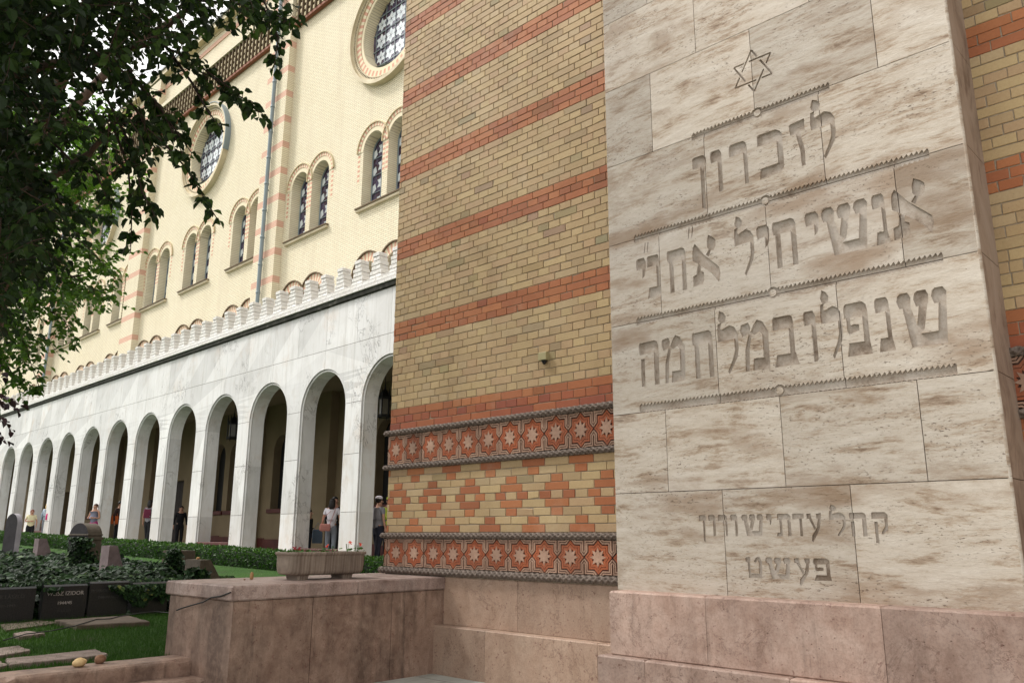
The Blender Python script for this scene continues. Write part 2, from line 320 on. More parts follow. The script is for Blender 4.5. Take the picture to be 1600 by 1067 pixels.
# ------------------------------------------------------------------ mesh helpers
class MB:
    def __init__(s): s.v = []; s.f = []; s.m = []; s.t = []
    def face(s, pts, mi=0, t=.5):
        k = len(s.v); s.v += [tuple(p) for p in pts]; s.f.append(tuple(range(k, k + len(pts)))); s.m.append(mi); s.t.append(t)
    def grid(s, rows, mi=0, t=.5, closed=False):
        k = len(s.v); n = len(rows[0])
        for r_ in rows: s.v += [tuple(p) for p in r_]
        for i in range(len(rows) - 1):
            for j in range(n if closed else n - 1):
                a = k + i * n + j; b = k + i * n + (j + 1) % n
                s.f.append((a, b, b + n, a + n)); s.m.append(mi); s.t.append(t)
    def fan(s, ring, mi=0, t=.5, flip=False):
        k = len(s.v); s.v += [tuple(p) for p in ring]; q = tuple(range(k, k + len(ring)))
        s.f.append(q[::-1] if flip else q); s.m.append(mi); s.t.append(t)
    def box(s, x0, x1, y0, y1, z0, z1, mi=0, t=.5, bev=0):
        if bev:
            b = bev
            rings = [(b, 0), (0, b)]
            def ring(dx, z): return [(x0 + dx, y0 + dx, z), (x1 - dx, y0 + dx, z), (x1 - dx, y1 - dx, z), (x0 + dx, y1 - dx, z)]
            rs = [ring(b, z0), ring(0, z0 + b), ring(0, z1 - b), ring(b, z1)]
            s.grid(rs, mi, t, True); s.fan(rs[0], mi, t, True); s.fan(rs[-1], mi, t); return
        c = [(x0, y0, z0), (x1, y0, z0), (x1, y1, z0), (x0, y1, z0), (x0, y0, z1), (x1, y0, z1), (x1, y1, z1), (x0, y1, z1)]
        k = len(s.v); s.v += c
        for q in ((0, 3, 2, 1), (4, 5, 6, 7), (0, 1, 5, 4), (1, 2, 6, 5), (2, 3, 7, 6), (3, 0, 4, 7)):
            s.f.append(tuple(k + i for i in q)); s.m.append(mi); s.t.append(t)
    def lathe(s, prof, seg=16, c=(0, 0, 0), mi=0, t=.5):
        s.grid([[(c[0] + r_ * math.cos(2 * PI * i / seg), c[1] + r_ * math.sin(2 * PI * i / seg), c[2] + z) for i in range(seg)] for r_, z in prof], mi, t, True)
    def tube(s, pts, rad, seg=8, mi=0, t=.5, cap=True):
        pts = [Vector(p) for p in pts]; rs = []; n = len(pts)
        rad = rad if isinstance(rad, (list, tuple)) else [rad] * n
        for i, p in enumerate(pts):
            d = (pts[min(i + 1, n - 1)] - pts[max(i - 1, 0)]).normalized()
            a = d.orthogonal().normalized() if i == 0 else (pa - d * pa.dot(d)).normalized()
            pa = a; b = d.cross(a)
            rs.append([p + (a * math.cos(2 * PI * j / seg) + b * math.sin(2 * PI * j / seg)) * rad[i] for j in range(seg)])
        s.grid(rs, mi, t, True)
        if cap: s.fan(rs[0], mi, t, True); s.fan(rs[-1], mi, t)
    def build(s, name, mats, parent=None, smooth=False, loc=None, tones=None):
        me = bpy.data.meshes.new(name); me.from_pydata(s.v, [], s.f)
        for m in (mats if isinstance(mats, (list, tuple)) else [mats]): me.materials.append(m)
        me.polygons.foreach_set('material_index', s.m)
        at = me.attributes.new('tone', 'FLOAT_COLOR', 'CORNER')
        buf = []
        for f, t in zip(s.f, s.t):
            c = (t, t, t, 1) if not isinstance(t, tuple) else (*t, 1)
            buf += list(c) * len(f)
        at.data.foreach_set('color', buf)
        if smooth: me.polygons.foreach_set('use_smooth', [True] * len(s.f))
        o = bpy.data.objects.new(name, me); col.objects.link(o)
        if parent: o.parent = parent
        if loc: o.location = loc
        return o
def fixn(o):
    bm = bmesh.new(); bm.from_mesh(o.data); bmesh.ops.remove_doubles(bm, verts=bm.verts, dist=1e-5); bmesh.ops.recalc_face_normals(bm, faces=bm.faces); bm.to_mesh(o.data); bm.free(); return o
def tag(o, label=None, cat=None, group=None, kind=None):
    if label: o['label'] = label
    if cat: o['category'] = cat
    if group: o['group'] = group
    if kind: o['kind'] = kind
    return o
def empty(name, loc=(0, 0, 0), rz=0):
    o = bpy.data.objects.new(name, None); col.objects.link(o); o.location = loc; o.rotation_euler = (0, 0, rz); o.empty_display_size = .2; return o
def copy_tree(o, parent=None):
    c = o.copy(); col.objects.link(c)
    if parent: c.parent = parent
    for ch in [q for q in bpy.data.objects if q.parent == o]: copy_tree(ch, c)
    return c
def inpoly(x, y, P):
    r = False; j = len(P) - 1
    for i in range(len(P)):
        xi, yi = P[i]; xj, yj = P[j]
        if (yi > y) != (yj > y) and x < (xj - xi) * (y - yi) / (yj - yi) + xi: r = not r
        j = i
    return r
def carve(mb, polys, classify, place, wallmi=None, tone=None):
    """triangulate with all polygon edges kept; classify(x,z)->(depth, material) or None; place(x,z,depth)->point; steps get walls"""
    vs = []; es = []
    for P in polys:
        k = len(vs); vs += [Vector(p) for p in P]; es += [(k + i, k + (i + 1) % len(P)) for i in range(len(P))]
    ov, oe, of, *_ = delaunay_2d_cdt(vs, es, [], 0, 1e-6)
    em = {}
    for tri in of:
        cx = sum(ov[i].x for i in tri) / 3; cz = sum(ov[i].y for i in tri) / 3
        k = classify(cx, cz)
        for a in range(3):
            e = (tri[a], tri[(a + 1) % 3]); em.setdefault((min(e), max(e)), []).append((k, e))
        if k is None or k == 'hole': continue
        mb.face([place(ov[i].x, ov[i].y, k[0]) for i in tri], k[1], tone(cx, cz) if tone else .5)
    for (a, b), l in em.items():
        if len(l) < 2: continue
        k1, k2 = l[0][0], l[1][0]
        if k1 == k2 or k1 is None or k2 is None: continue
        d1 = k1[2] if k1[0] == 'h' else k1[0]; d2 = k2[2] if k2[0] == 'h' else k2[0]
        if abs(d1 - d2) < 1e-6: continue
        A, B = ov[a], ov[b]
        hi = k1 if d1 < d2 else k2
        mi = wallmi if wallmi is not None else (hi[1])
        mb.face([place(A.x, A.y, d1), place(B.x, B.y, d1), place(B.x, B.y, d2), place(A.x, A.y, d2)], mi, tone((A.x + B.x) / 2, (A.y + B.y) / 2) if tone else .5)
def rect(x0, x1, z0, z1): return [(x0, z0), (x1, z0), (x1, z1), (x0, z1)]
def archpoly(x0, x1, z0, z1, n=14):
    r = (x1 - x0) / 2; c = (x0 + x1) / 2; zc = z1 - r
    return [(x0, z0), (x1, z0)] + [(c + r * math.cos(PI * i / n), zc + r * math.sin(PI * i / n)) for i in range(n + 1)]

# ================================================================== THE SETTING
def gridsheet(name, x0, x1, y0, y1, m, zf, nx=30, ny=10, label=None):
    mb = MB(); mb.grid([[(x0 + (x1 - x0) * i / nx, y0 + (y1 - y0) * j / ny, zf(x0 + (x1 - x0) * i / nx)) for i in range(nx + 1)] for j in range(ny + 1)])
    o = mb.build(name, m); tag(o, kind='structure'); return o
gridsheet('ground', -400, 300, -300, 400, M_SOIL, lambda x: -1.6, 4, 4)
o = gridsheet('lawn', -130, -7.39, -30, 12.3, M_LAWN, lambda x: zg(x) - .03, 60, 12)
gridsheet('arcade_walk', -130, -7.6, 12.3, 30, M_TERR, lambda x: zg(x) - .02, 60, 4)
mb = MB(); mb.face([(-6.83, -12, -1.31), (30, -12, -1.31), (30, 5.69, -1.31), (-6.83, 5.69, -1.31)]); tag(mb.build('terrace_floor', M_TERR), kind='structure')

# ================================================================== BRICK PAVILION WITH TILE FRIEZES
YW = 5.8; XL = -7.42; XM = -3.93; XR = -1.17; XE = 4.6
HB = .1443                                   # header pitch
YEL = [(.445, .325, .175), (.43, .31, .165), (.46, .34, .182), (.44, .314, .172), (.41, .298, .165), (.475, .355, .188), (.435, .302, .172), (.45, .338, .195)]
REDS = [(.39, .145, .058), (.37, .13, .052), (.41, .16, .065), (.34, .12, .052)]
def jit(c, a=.07):
    k = 1 + random.uniform(-a, a); return tuple(q * k for q in c)
def brick(mb, x0, x1, z0, z1, c, ym=None):
    j = .0034; y0 = YW - random.uniform(-.0005, .0035); b = .003; yb = YW + .012; w = lambda: random.uniform(-.0014, .0014)
    x0 += j + w(); x1 -= j + w(); z0 += j + w(); z1 -= j + w()
    k = [(x0 + w(), z0 + w()), (x1 + w(), z0 + w()), (x1 + w(), z1 + w()), (x0 + w(), z1 + w())]
    if random.random() < .10:      # a knocked corner
        q = random.randrange(4); cx_, cz_ = (x0 + x1) / 2, (z0 + z1) / 2; k[q] = (k[q][0] + (.012 if k[q][0] < cx_ else -.012) * random.random(), k[q][1] + (.012 if k[q][1] < cz_ else -.012) * random.random())
    if random.random() < .05: c = tuple(v * random.uniform(.7, .85) for v in c)
    ins = [(1, 1), (-1, 1), (-1, -1), (1, -1)]
    rr = [[(x0, yb, z0), (x1, yb, z0), (x1, yb, z1), (x0, yb, z1)], [(p[0], y0 + b, p[1]) for p in k], [(p[0] + i_[0] * b, y0, p[1] + i_[1] * b) for p, i_ in zip(k, ins)]]
    mb.grid(rr, 0, c, True); mb.fan(rr[-1], 0, c)
def is_red_z(z):   # stripes: three courses
    if z < 1.4: return True
    for k in range(8):
        b = 2.205 + k * 1.006
        if b - .01 < z < b + .222: return True
    return False
def brickwork(mb, xa, xb):
    zs = []
    z = 1.16
    for i in range(3): zs.append((z, z + .0835, True)); z += .0835
    k = 0
    while z < 9:
        base = 2.205 + k * 1.006
        h = (base - z) / 10
        for i in range(10): zs.append((z, z + h, False)); z += h
        for i in range(3): zs.append((z, z + .0765, True)); z += .0765
        k += 1
    for n, (z0, z1, rd) in enumerate(zs):
        st = (n % 2 == 0) != (random.random() < .0)
        pitch = 2 * HB if st else HB
        ph = (n // 2 % 2) * HB if st else HB * .5
        x = -4.929 - 40 * 2 * HB + ph
        while x < xb:
            a, b = max(x, xa), min(x + pitch, xb)
            if b - a > .03:
                if random.random() < .05 and st: mid = (a + b) / 2; segs = [(a, mid), (mid, b)]
                else: segs = [(a, b)]
                for (p, q) in segs: brick(mb, p, q, z0, z1, jit(random.choice(REDS if rd else YEL)) if not (rd and z0 < 1.3) else jit(random.choice(((.32, .095, .045), (.35, .115, .048), (.28, .08, .045)))))
            x += pitch
    # diaper band, nine courses
    z0, z1 = .039, .723; h = (z1 - z0) / 9
    P = 4 * HB; c0 = -4.64
    rows = ['w0', 'h0', 'h2', 'w2', 'q', 'w2', 'h2', 'h0', 'w0']
    for n, rw in enumerate(rows):
        za = z0 + n * h; zb = za + h
        i = -80
        if rw == 'q':
            while True:
                x = c0 + (i - .5) * HB; i += 1
                if x > xb: break
                a, b = max(x, xa), min(x + HB, xb)
                if b - a > .02: brick(mb, a, b, za, zb, jit(random.choice(REDS if (i % 2 == 0) else YEL)))
        else:
            cc = c0 + (P / 2 if rw[1] == '2' else 0)
            k = -20
            while cc + k * P - P < xb:
                C = cc + k * P; k += 1
                segs = [(-.5 * HB, .5 * HB, 1), (.5 * HB, 2 * HB, 0), (2 * HB, 3.5 * HB, 0)] if rw[0] == 'h' else [(-HB, HB, 1), (HB, 3 * HB, 0)]
                for p, q, r_ in segs:
                    a, b = max(C + p, xa), min(C + q, xb)
                    if b - a > .02: brick(mb, a, b, za, zb, jit(random.choice(REDS if r_ else YEL)))
def kgauge(x, z): return min(max(abs(x), abs(z)) / .354, (abs(x) + abs(z)) / .5)
def kpoly(s):
    P = []
    for i in range(16):
        a = PI * i / 8; rr = .5 if i % 2 == 0 else .5 * .765
        P.append((s * rr * math.cos(a), s * rr * math.sin(a)))
    return P
def starpoly(r1, r2, n=8, off=0):
    return [((r1 if i % 2 == 0 else r2) * math.cos(PI * i / n + off), (r1 if i % 2 == 0 else r2) * math.sin(PI * i / n + off)) for i in range(2 * n)]
SP = starpoly(.285, .15); SP2 = starpoly(.25, .155, 8, PI / 8)
LV = [.76, .80, .965, 1.075, 1.18, 1.25, 1.36, 1.43, 1.56, 1.64]
def tile_cls(x, z):
    if abs(x) > .5 or abs(z) > .5: return None
    if inpoly(x, z, SP): return (-.010, 2)
    k = kgauge(x, z)
    if inpoly(x, z, SP2) and k < .6: return (0.0, 1)
    if k < .76: return (-.006, 0)
    if k < .80: return (.001, 1)
    if k < .965: return (-.005, 0)
    if k < 1.075: return (.004, 1)
    if k < 1.18: return (-.008, 2)
    if k < 1.25: return (.003, 1)
    if k < 1.36: return (-.008, 2)
    if k < 1.43: return (.003, 1)
    if k < 1.56: return (-.008, 2)
    if k < 1.64: return (.003, 1)
    return (-.006, 2)
tmb = MB()
carve(tmb, [rect(-.5, .5, -.5, .5), SP, SP2] + [kpoly(s) for s in LV], tile_cls, lambda x, z, d: (x, d, z))
def frieze(name, parent, xa, xb, z0, z1, ctr, pitch):
    mb = MB(); k = math.floor((xa - ctr) / pitch + .5)
    while ctr + k * pitch - pitch / 2 < xb:
        C = ctr + k * pitch; k += 1
        if C - pitch / 2 < xa - .01 or C + pitch / 2 > xb + .01:
            cx = lambda q: min(max(q, xa), xb)
        else: cx = lambda q: q
        n0 = len(mb.v); ra = random.uniform(-.006, .006); dz = random.uniform(-.002, .002); dy = random.uniform(-.003, .002); tn = random.random()
        mb.v += [(cx(C + (x + z * ra) * pitch * .985), YW - .012 + y + dy, (z0 + z1) / 2 + dz + (z - x * ra) * (z1 - z0) * .985) for x, y, z in tmb.v]
        for f, m_ in zip(tmb.f, tmb.m): mb.f.append(tuple(n0 + i for i in f)); mb.m.append(m_); mb.t.append(tn)
    return mb.build(name, [M_TRED, M_TDARK, M_TPINK], parent)
def rope(name, parent, xa, xb, zc, h):
    mb = MB(); r0 = h / 2; n = int((xb - xa) / .008); rows = []
    for i in range(n + 1):
        x = xa + (xb - xa) * i / n; row = []
        e = min(1, (x - xa) / .03 + .35) if xa < -7 else 1
        for j in range(15):
            t = j / 14; a = -PI * .5 + PI * t
            u = x / .066
            w1 = math.sin(PI * (u + t * 1.6)); w2 = math.sin(PI * (u - t * 1.6))
            d = (.011 + .003 * noise.noise(Vector((x * 9, t * 3, zc)))) * max(abs(w1), abs(w2)) ** 2 - .010 * (1 - abs(w1)) * (1 - abs(w2))
            rr = (r0 - .011 + d) * e
            row.append((x, YW - .010 - rr * 1.25 * math.cos(a), zc + rr * math.sin(a)))
        rows.append(row)
    mb.grid(rows); mb.fan(rows[0], 0, .5, True); mb.fan(rows[-1])
    return mb.build(name, M_ROPE, parent, True)
pav = tag(empty('brick_pavilion', (-5.6, YW, -1.31)), 'striped yellow and red brick pavilion wall with star tile friezes beside the carved stone slab', 'building')
PO = Vector((5.6, -YW, 1.31))
def pp(o): o.location = PO; return o          # parts are modelled in world numbers under the moved Empty
mb = MB(); brickwork(mb, XL, XM + .02); brickwork(mb, XR - .02, XE)
pp(mb.build('facing_bricks', M_BRICK, pav))
mb = MB()
for a, b in ((XL + .002, XM + .03), (XR - .03, XE - .002)): mb.box(a, b, YW + .006, YW + .6, -.40, 9.05)
mb.box(XM + .03, XR - .03, YW + .01, YW + .6, -.4, 9.05)
mb.box(XL + .004, XL + .6, YW + .6, YW + 5.8, -1.6, 9.05); mb.box(XL + .002, XE, YW + 5.8, YW + 6.2, -1.6, 9.05)
mb.box(XL + .01, XE, YW + .2, YW + 6, 9.05, 9.2)
pp(mb.build('wall_core', M_MORTAR, pav))
# bricks of the far side return are left to the core; courses drawn on the side as a part
mb = MB(); z = -.4
while z < 9:
    rd = is_red_z(z + .02) and z > 1.1
    for k in range(20):
        y0 = YW + .01 + k * .285 + (.14 if int(z * 13) % 2 else 0)
        mb.box(XL - .002, XL + .003, y0 + .005, y0 + .278, z + .004, z + .073, 0, jit(random.choice(REDS if rd else YEL)))
    z += .0775
pp(mb.build('side_bricks', M_BRICK, pav))
TC = -4.329 - .2945
for xa, xb in ((XL, XM + .02), (XR - .02, XE)):
    pp(frieze('star_tile_frieze', pav, xa, xb, .778, 1.106, TC, .2945))
    pp(frieze('star_tile_frieze', pav, xa, xb, -.321, -.024, -4.454, .3065))
    for zc, h in ((1.137, .068), (.75, .062), (.008, .062), (-.357, .075)):
        pp(rope('rope_moulding', pav, xa - (.075 if xa == XL else 0), xb, zc, h))
def blocks(name, m, parent, x0, x1, y0, y1, z0, z1, cuts, g=.0035, bev=.008, topm=None):
    mb = MB(); xs = [x0] + cuts + [x1]
    for a, b in zip(xs[:-1], xs[1:]): mb.box(a + g * .5, b - g * .5, y0 + random.uniform(0, .002), y1, z0, z1, 0, random.random(), bev)
    return pp(mb.build(name, m, parent)) if parent is pav else mb.build(name, m, parent)
blocks('plinth', M_TAN, pav, -7.6, XM + .02, YW, YW + .5, -.86, -.398, [-6.44, -5.42])
blocks('plinth', M_TAN, pav, XR - .02, XE, YW, YW + .5, -.86, -.398, [.4, 2.2])
blocks('plinth_ledge', M_TAN, pav, -6.45, XM + .02, YW - .125, YW + .45, -1.35, -.857, [-5.72, -4.40])
blocks('plinth_ledge', M_TAN, pav, XR - .02, XE, YW - .125, YW + .45, -1.35, -.857, [1.1, 2.6])

# ================================================================== CARVED MEMORIAL SLAB
YM = 5.365; ZB = -.395; ZT = 8.0
G = {
 'he': [[(0, .97), (.06, 1), (.12, .985), (.8, 1), (.93, .96), (1, .86), (1, .74), (0.02, .72), (-.03, .86)], [(.74, .76), (1, .76), (1, 0), (.74, 0)], [(.07, .62), (.27, .62), (.27, 0), (.07, 0)]],
 'het': [[(0, .97), (.06, 1), (.12, .985), (.8, 1), (.93, .96), (1, .86), (1, .72), (0.02, .72), (-.03, .86)], [(.77, .74), (1, .74), (1, 0), (.77, 0)], [(.1, .74), (.33, .74), (.33, 0), (.1, 0)]],
 'bet': [[(0, .96), (.07, 1), (.8, 1), (.93, .96), (.97, .86), (.97, .74), (0, .74)], [(.74, .76), (.97, .76), (.97, .2), (.74, .2)], [(.0, 0), (.12, .24), (1.0, .24), (1.12, 0)]],
 'kaf': [[(0, .96), (.07, 1), (.75, 1), (.93, .93), (1, .82), (.8, .74), (0, .74)], [(.76, .76), (1, .86), (1, .3), (.76, .2)], [(.02, 0), (.06, .22), (.8, .24), (1, .32), (.98, .1), (.85, 0)]],
 'nun': [[(0, .96), (.1, 1), (.72, 1), (.85, .93), (.9, .74), (.0, .72), (-.04, .85)], [(.62, .76), (.9, .76), (.9, .2), (.62, .2)], [(.02, 0), (.16, .25), (.9, .25), (1.05, 0)]],
 'vav': [[(0, .96), (.12, 1), (.8, 1), (1, .9), (1, .74), (.04, .72), (-.03, .85)], [(.62, .76), (1, .76), (1, .04), (.9, 0), (.62, 0)]],
 'zay': [[(0, .96), (.1, .99), (1, 1.02), (1, .76), (.04, .74)], [(.38, .76), (.68, .76), (.9, .35), (.86, 0), (.62, 0), (.60, .35)]],
 'nunf': [[(0, .96), (.1, 1), (.8, 1), (1, .9), (1, .74), (.02, .72)], [(.55, .74), (.85, .74), (.8, -.30), (.55, -.24)]],
 'resh': [[(0, .96), (.08, 1), (.78, 1), (.95, .94), (1, .82), (1, .74), (0, .72), (-.03, .85)], [(.76, .76), (1, .76), (1, 0), (.78, 0)]],
 'dal': [[(0, .96), (.08, 1), (1.1, 1.0), (1.1, .78), (0, .74)], [(.66, .76), (.92, .76), (.92, 0), (.66, 0)]],
 'yod': [[(0, .96), (.12, 1), (.8, 1), (1, .9), (1, .74), (.85, .56), (.6, .5), (.62, .74), (.04, .72), (-.03, .85)]],
 'lam': [[(.04, 1.2), (.14, 1.36), (.34, 1.31), (.46, 1.22), (.42, 1.1), (.22, 1.08), (.1, 1.12)], [(.02, 1.08), (.2, 1.1), (.16, .98), (.2, .95), (.6, 1.02), (.85, .96), (1, .82), (1, .72), (0, .7), (-.03, .86)], [(.8, .74), (1, .76), (1, .5), (.92, .32), (.5, 0), (.42, .06), (.68, .3), (.8, .46)]],
 'mem': [[(0, .97), (.28, 1), (.36, .9), (.3, .76), (.04, .72), (-.03, .85)], [(.3, .82), (.42, .8), (.28, .45), (.24, 0), (.08, 0), (.12, .45)], [(.34, .78), (.46, .93), (.6, 1.03), (.8, .97), (1, .74), (.98, .6), (.82, .68), (.66, .78), (.5, .72)], [(.76, .72), (.98, .7), (.97, 0), (.36, 0), (.4, .24), (.76, .24)]],
 'shin': [[(0, .96), (.06, 1), (.22, 1), (.28, .9), (.26, .74), (0.02, .72), (-.03, .86)], [(.36, .96), (.42, 1), (.6, 1), (.65, .9), (.63, .74), (.37, .72), (.33, .86)], [(.73, .96), (.79, 1), (.95, 1), (1.02, .9), (1.0, .74), (.75, .72), (.7, .86)],
          [(.08, .77), (.25, .77), (.40, .22), (.40, 0), (.2, 0), (.18, .12)], [(.44, .77), (.62, .77), (.50, .30), (.36, .2), (.32, .25)], [(.84, .77), (1.0, .77), (.93, 0), (.70, 0), (.76, .2)], [(.2, 0), (.22, .23), (.84, .23), (.90, 0)]],
 'alef': [[(.02, .80), (.05, .92), (.13, 1), (.45, .70), (.98, .34), (1.02, .2), (.95, .0), (.72, .22), (.4, .42), (.02, .62)], [(.58, .98), (.64, 1.12), (.8, 1.05), (.9, .98), (.9, .84), (.82, .74), (.66, .76), (.58, .84)], [(.52, .68), (.62, .78), (.72, .76), (.62, .62)], [(0, .02), (.0, .26), (.14, .29), (.18, .44), (.26, .56), (.34, .5), (.3, .34), (.42, .3), (.42, .12), (.36, .05)]],
 'pe': [[(.02, .96), (.1, 1), (.8, 1), (.95, .94), (1, .82), (1, .74), (0, .72), (-.02, .85)], [(.08, .76), (.26, .76), (.24, .6), (.3, .5), (.3, .42), (.14, .42), (.08, .5)], [(.26, .58), (.38, .6), (.6, .58), (.6, .46), (.2, .42)], [(.76, .76), (1, .76), (1, .22), (.76, .2)], [(.0, 0), (.12, .25), (1, .25), (1.06, .0)]],
 'ayin': [[(0, .97), (.3, 1), (.34, .78), (.02, .76)], [(.66, .97), (1, 1), (1.02, .78), (.68, .76)], [(.14, .8), (.34, .8), (.62, .34), (.5, .26)], [(.78, .8), (.98, .8), (.86, .3), (.36, -.26), (.26, -.2), (.3, .02), (.64, .34)]],
 'tav': [[(0.04, .96), (.12, 1), (.82, 1), (1, .9), (1, .74), (.04, .72)], [(.76, .76), (1, .76), (1, 0), (.76, 0)], [(.18, .76), (.38, .76), (.38, 0), (-.06, 0), (.0, .14), (.2, .16)]],
 'qof': [[(0, .96), (.08, 1), (.85, 1), (1, .88), (1, .74), (0, .72)], [(.78, .76), (1, .78), (.96, .3), (.6, .06), (.54, .16), (.78, .4)], [(.16, .6), (.36, .6), (.36, -.3), (.16, -.26)]],
 'tet': [[(0, .97), (.3, 1), (.3, .78), (.02, .76)], [(.12, .8), (.28, .8), (.28, .1), (.16, .0)], [(.16, 0), (.16, .22), (.94, .22), (.94, 0)], [(.76, .2), (.96, .2), (1, .74), (.88, 1), (.68, 1), (.5, .8), (.58, .72), (.74, .84), (.8, .7)]],
 'ger': [[(.1, 0), (.3, 1), (.42, .95), (.2, 0)], [(.58, 0), (.78, 1), (.9, .95), (.68, 0)]],
}
def glyph(k, x0, x1, zb, zt):
    return [[(x0 + (x1 - x0) * u, zb + (zt - zb) * w) for u, w in P] for P in G[k]]
LET = []
def row(zb, zt, items):
    for k, a, b in items: LET.extend(glyph(k, a, b, zb, zt))
row(2.60, 2.955, [('lam', -2.128, -1.955), ('zay', -2.291, -2.173), ('kaf', -2.545, -2.345), ('resh', -2.778, -2.63), ('vav', -2.943, -2.845), ('nunf', -3.105, -2.98)])
row(1.88, 2.235, [('alef', -1.648, -1.405), ('nun', -1.765, -1.675), ('shin', -2.106, -1.80), ('yod', -2.229, -2.13), ('het', -2.475, -2.30), ('yod', -2.60, -2.50), ('lam', -2.78, -2.625), ('alef', -3.15, -2.915), ('het', -3.375, -3.205), ('bet', -3.57, -3.45), ('yod', -3.675, -3.58)])
row(1.165, 1.525, [('shin', -1.671, -1.385), ('nun', -1.815, -1.715), ('pe', -2.02, -1.865), ('lam', -2.177, -2.035), ('vav', -2.30, -2.215), ('bet', -2.53, -2.37), ('mem', -2.775, -2.56), ('lam', -2.965, -2.80), ('het', -3.184, -3.01), ('mem', -3.456, -3.25), ('he', -3.673, -3.49)])
row(.01, .158, [('qof', -1.968, -1.868), ('he', -2.105, -2.0), ('lam', -2.235, -2.13), ('ayin', -2.39, -2.29), ('dal', -2.487, -2.415), ('tav', -2.60, -2.50), ('yod', -2.675, -2.635), ('shin', -2.858, -2.70), ('vav', -2.947, -2.893), ('resh', -3.045, -2.972), ('vav', -3.124, -3.066), ('nunf', -3.203, -3.14)])
row(-.27, -.13, [('pe', -2.367, -2.258), ('ayin', -2.498, -2.39), ('shin', -2.698, -2.525), ('tet', -2.85, -2.725)])
LET.extend(glyph('ger', -3.60, -3.54, 2.27, 2.36)); LET.extend(glyph('ger', -3.185, -3.12, 2.29, 2.38))
def stroke(x0, z0, x1, z1, w):
    d = Vector((x1 - x0, z1 - z0)).normalized(); n = Vector((-d.y, d.x)) * w / 2
    return [(x0 + n.x, z0 + n.y), (x0 - n.x, z0 - n.y), (x1 - n.x, z1 - n.y), (x1 + n.x, z1 + n.y)]
scx, scz, sr = -2.538, 3.503, .178
for off in (PI / 2, -PI / 2):
    T = [(scx + sr * math.cos(off + 2 * PI * i / 3), scz + sr * math.sin(off + 2 * PI * i / 3)) for i in range(3)]
    for i in range(3):
        a, b = T[i], T[(i + 1) % 3]
        for s_, e_ in ((0, .58), (.72, 1.0)):
            LET.append(stroke(a[0] + (b[0] - a[0]) * s_, a[1] + (b[1] - a[1]) * s_, a[0] + (b[0] - a[0]) * e_, a[1] + (b[1] - a[1]) * e_, .014))
def border(x0, x1, zt, h, cx):
    n = int((x1 - x0) / .0315); P = []; w = (x1 - x0) / n
    for i in range(n):
        P += [(x0 + i * w, zt - .018), (x0 + i * w + w * .75, zt + .004), (x0 + i * w + w * .97, zt - .012)]
    P.append((x1, zt - .018)); P.append((x1, zt - h + .006))
    for i in range(n - 1, -1, -1):
        P += [(x0 + i * w + w * .8, zt - h - .004), (x0 + i * w, zt - h + .007)]
    return P
BZ = [(3.172, -3.099, -1.969, -2.527), (2.452, -3.692, -1.380, -2.516), (1.742, -3.692, -1.374, -2.508), (1.030, -3.689, -1.374, -2.510)]
BORD = []; KNOB = []
for zt, x0, x1, cx in BZ:
    BORD.append(border(x0, x1, zt, .068, cx))
    for r_ in (.044,): BORD.append([(cx + r_ * math.cos(a * PI / 8), zt - .032 + r_ * math.sin(a * PI / 8)) for a in range(16)])
    KNOB.append([(cx + .026 * math.cos(a * PI / 8), zt - .032 + .026 * math.sin(a * PI / 8)) for a in range(16)])
# joints between the stone blocks
HZ = [.335, .96, 1.70, 2.415, 3.14, 3.87, 4.55, 5.25, 5.95, 6.65, 7.35]
VJ = [(ZB, .335, [-3.0, -2.083]), (.335, .96, [-3.45, -2.515, -1.61]), (.96, 1.70, [-2.98, -2.055]), (1.70, 2.415, [-3.446, -2.518, -1.603]), (2.415, 3.14, [-2.99, -2.057]),
      (3.14, 3.87, [-3.47, -2.545, -1.63]), (3.87, 4.55, [-3.018, -2.06]), (4.55, 5.25, [-3.47, -2.53, -1.62]), (5.25, 5.95, [-3.0, -2.05]), (5.95, 6.65, [-3.47, -2.53, -1.62]), (6.65, 7.35, [-3.0, -2.05]), (7.35, ZT, [-3.47, -2.53, -1.62])]
JG = .0026
JOINT = [rect(XM - .015, XR, z - JG, z + JG) for z in HZ]
for z0, z1, xs in VJ:
    for x in xs: JOINT.append(rect(x - JG, x + JG, z0, z1))
random.seed(3)
BT = {}
def btone(x, z):
    for i, (z0, z1, xs) in enumerate(VJ):
        if z0 <= z < z1 or (i == len(VJ) - 1):
            j = sum(1 for q in xs if x > q); k = (i, j)
            if k not in BT: BT[k] = random.random()
            return BT[k]
    return .5
def bbx(P): return (min(p[0] for p in P), max(p[0] for p in P), min(p[1] for p in P), max(p[1] for p in P))
LB = [(P, bbx(P)) for P in LET]; BB = [(P, bbx(P)) for P in BORD]; JB = [(P, bbx(P)) for P in JOINT]; KB = [(P, bbx(P)) for P in KNOB]
def hit(L, x, z):
    for P, b in L:
        if b[0] <= x <= b[1] and b[2] <= z <= b[3] and inpoly(x, z, P): return True
    return False
def mcls(x, z):
    if not (XM - .015 < x < XR and ZB < z < ZT): return None
    if hit(KB, x, z): return (.002, 0)
    if hit(JB, x, z): return (.009, 1) if not (hit(LB, x, z) or hit(BB, x, z)) else (.024, 1)
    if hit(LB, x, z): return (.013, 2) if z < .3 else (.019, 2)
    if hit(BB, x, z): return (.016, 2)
    return (0, 0)
mem = tag(empty('memorial_slab', (-2.55, YM, ZB)), 'tall travertine slab carved with a six pointed star and lines of Hebrew letters', 'monument')
MO = Vector((2.55, -YM, -ZB))
mb = MB()
carve(mb, [rect(XM - .015, XR, ZB, ZT)] + LET + BORD + KNOB + JOINT, mcls, lambda x, z, d: (x, YM + d, z), 0, btone)
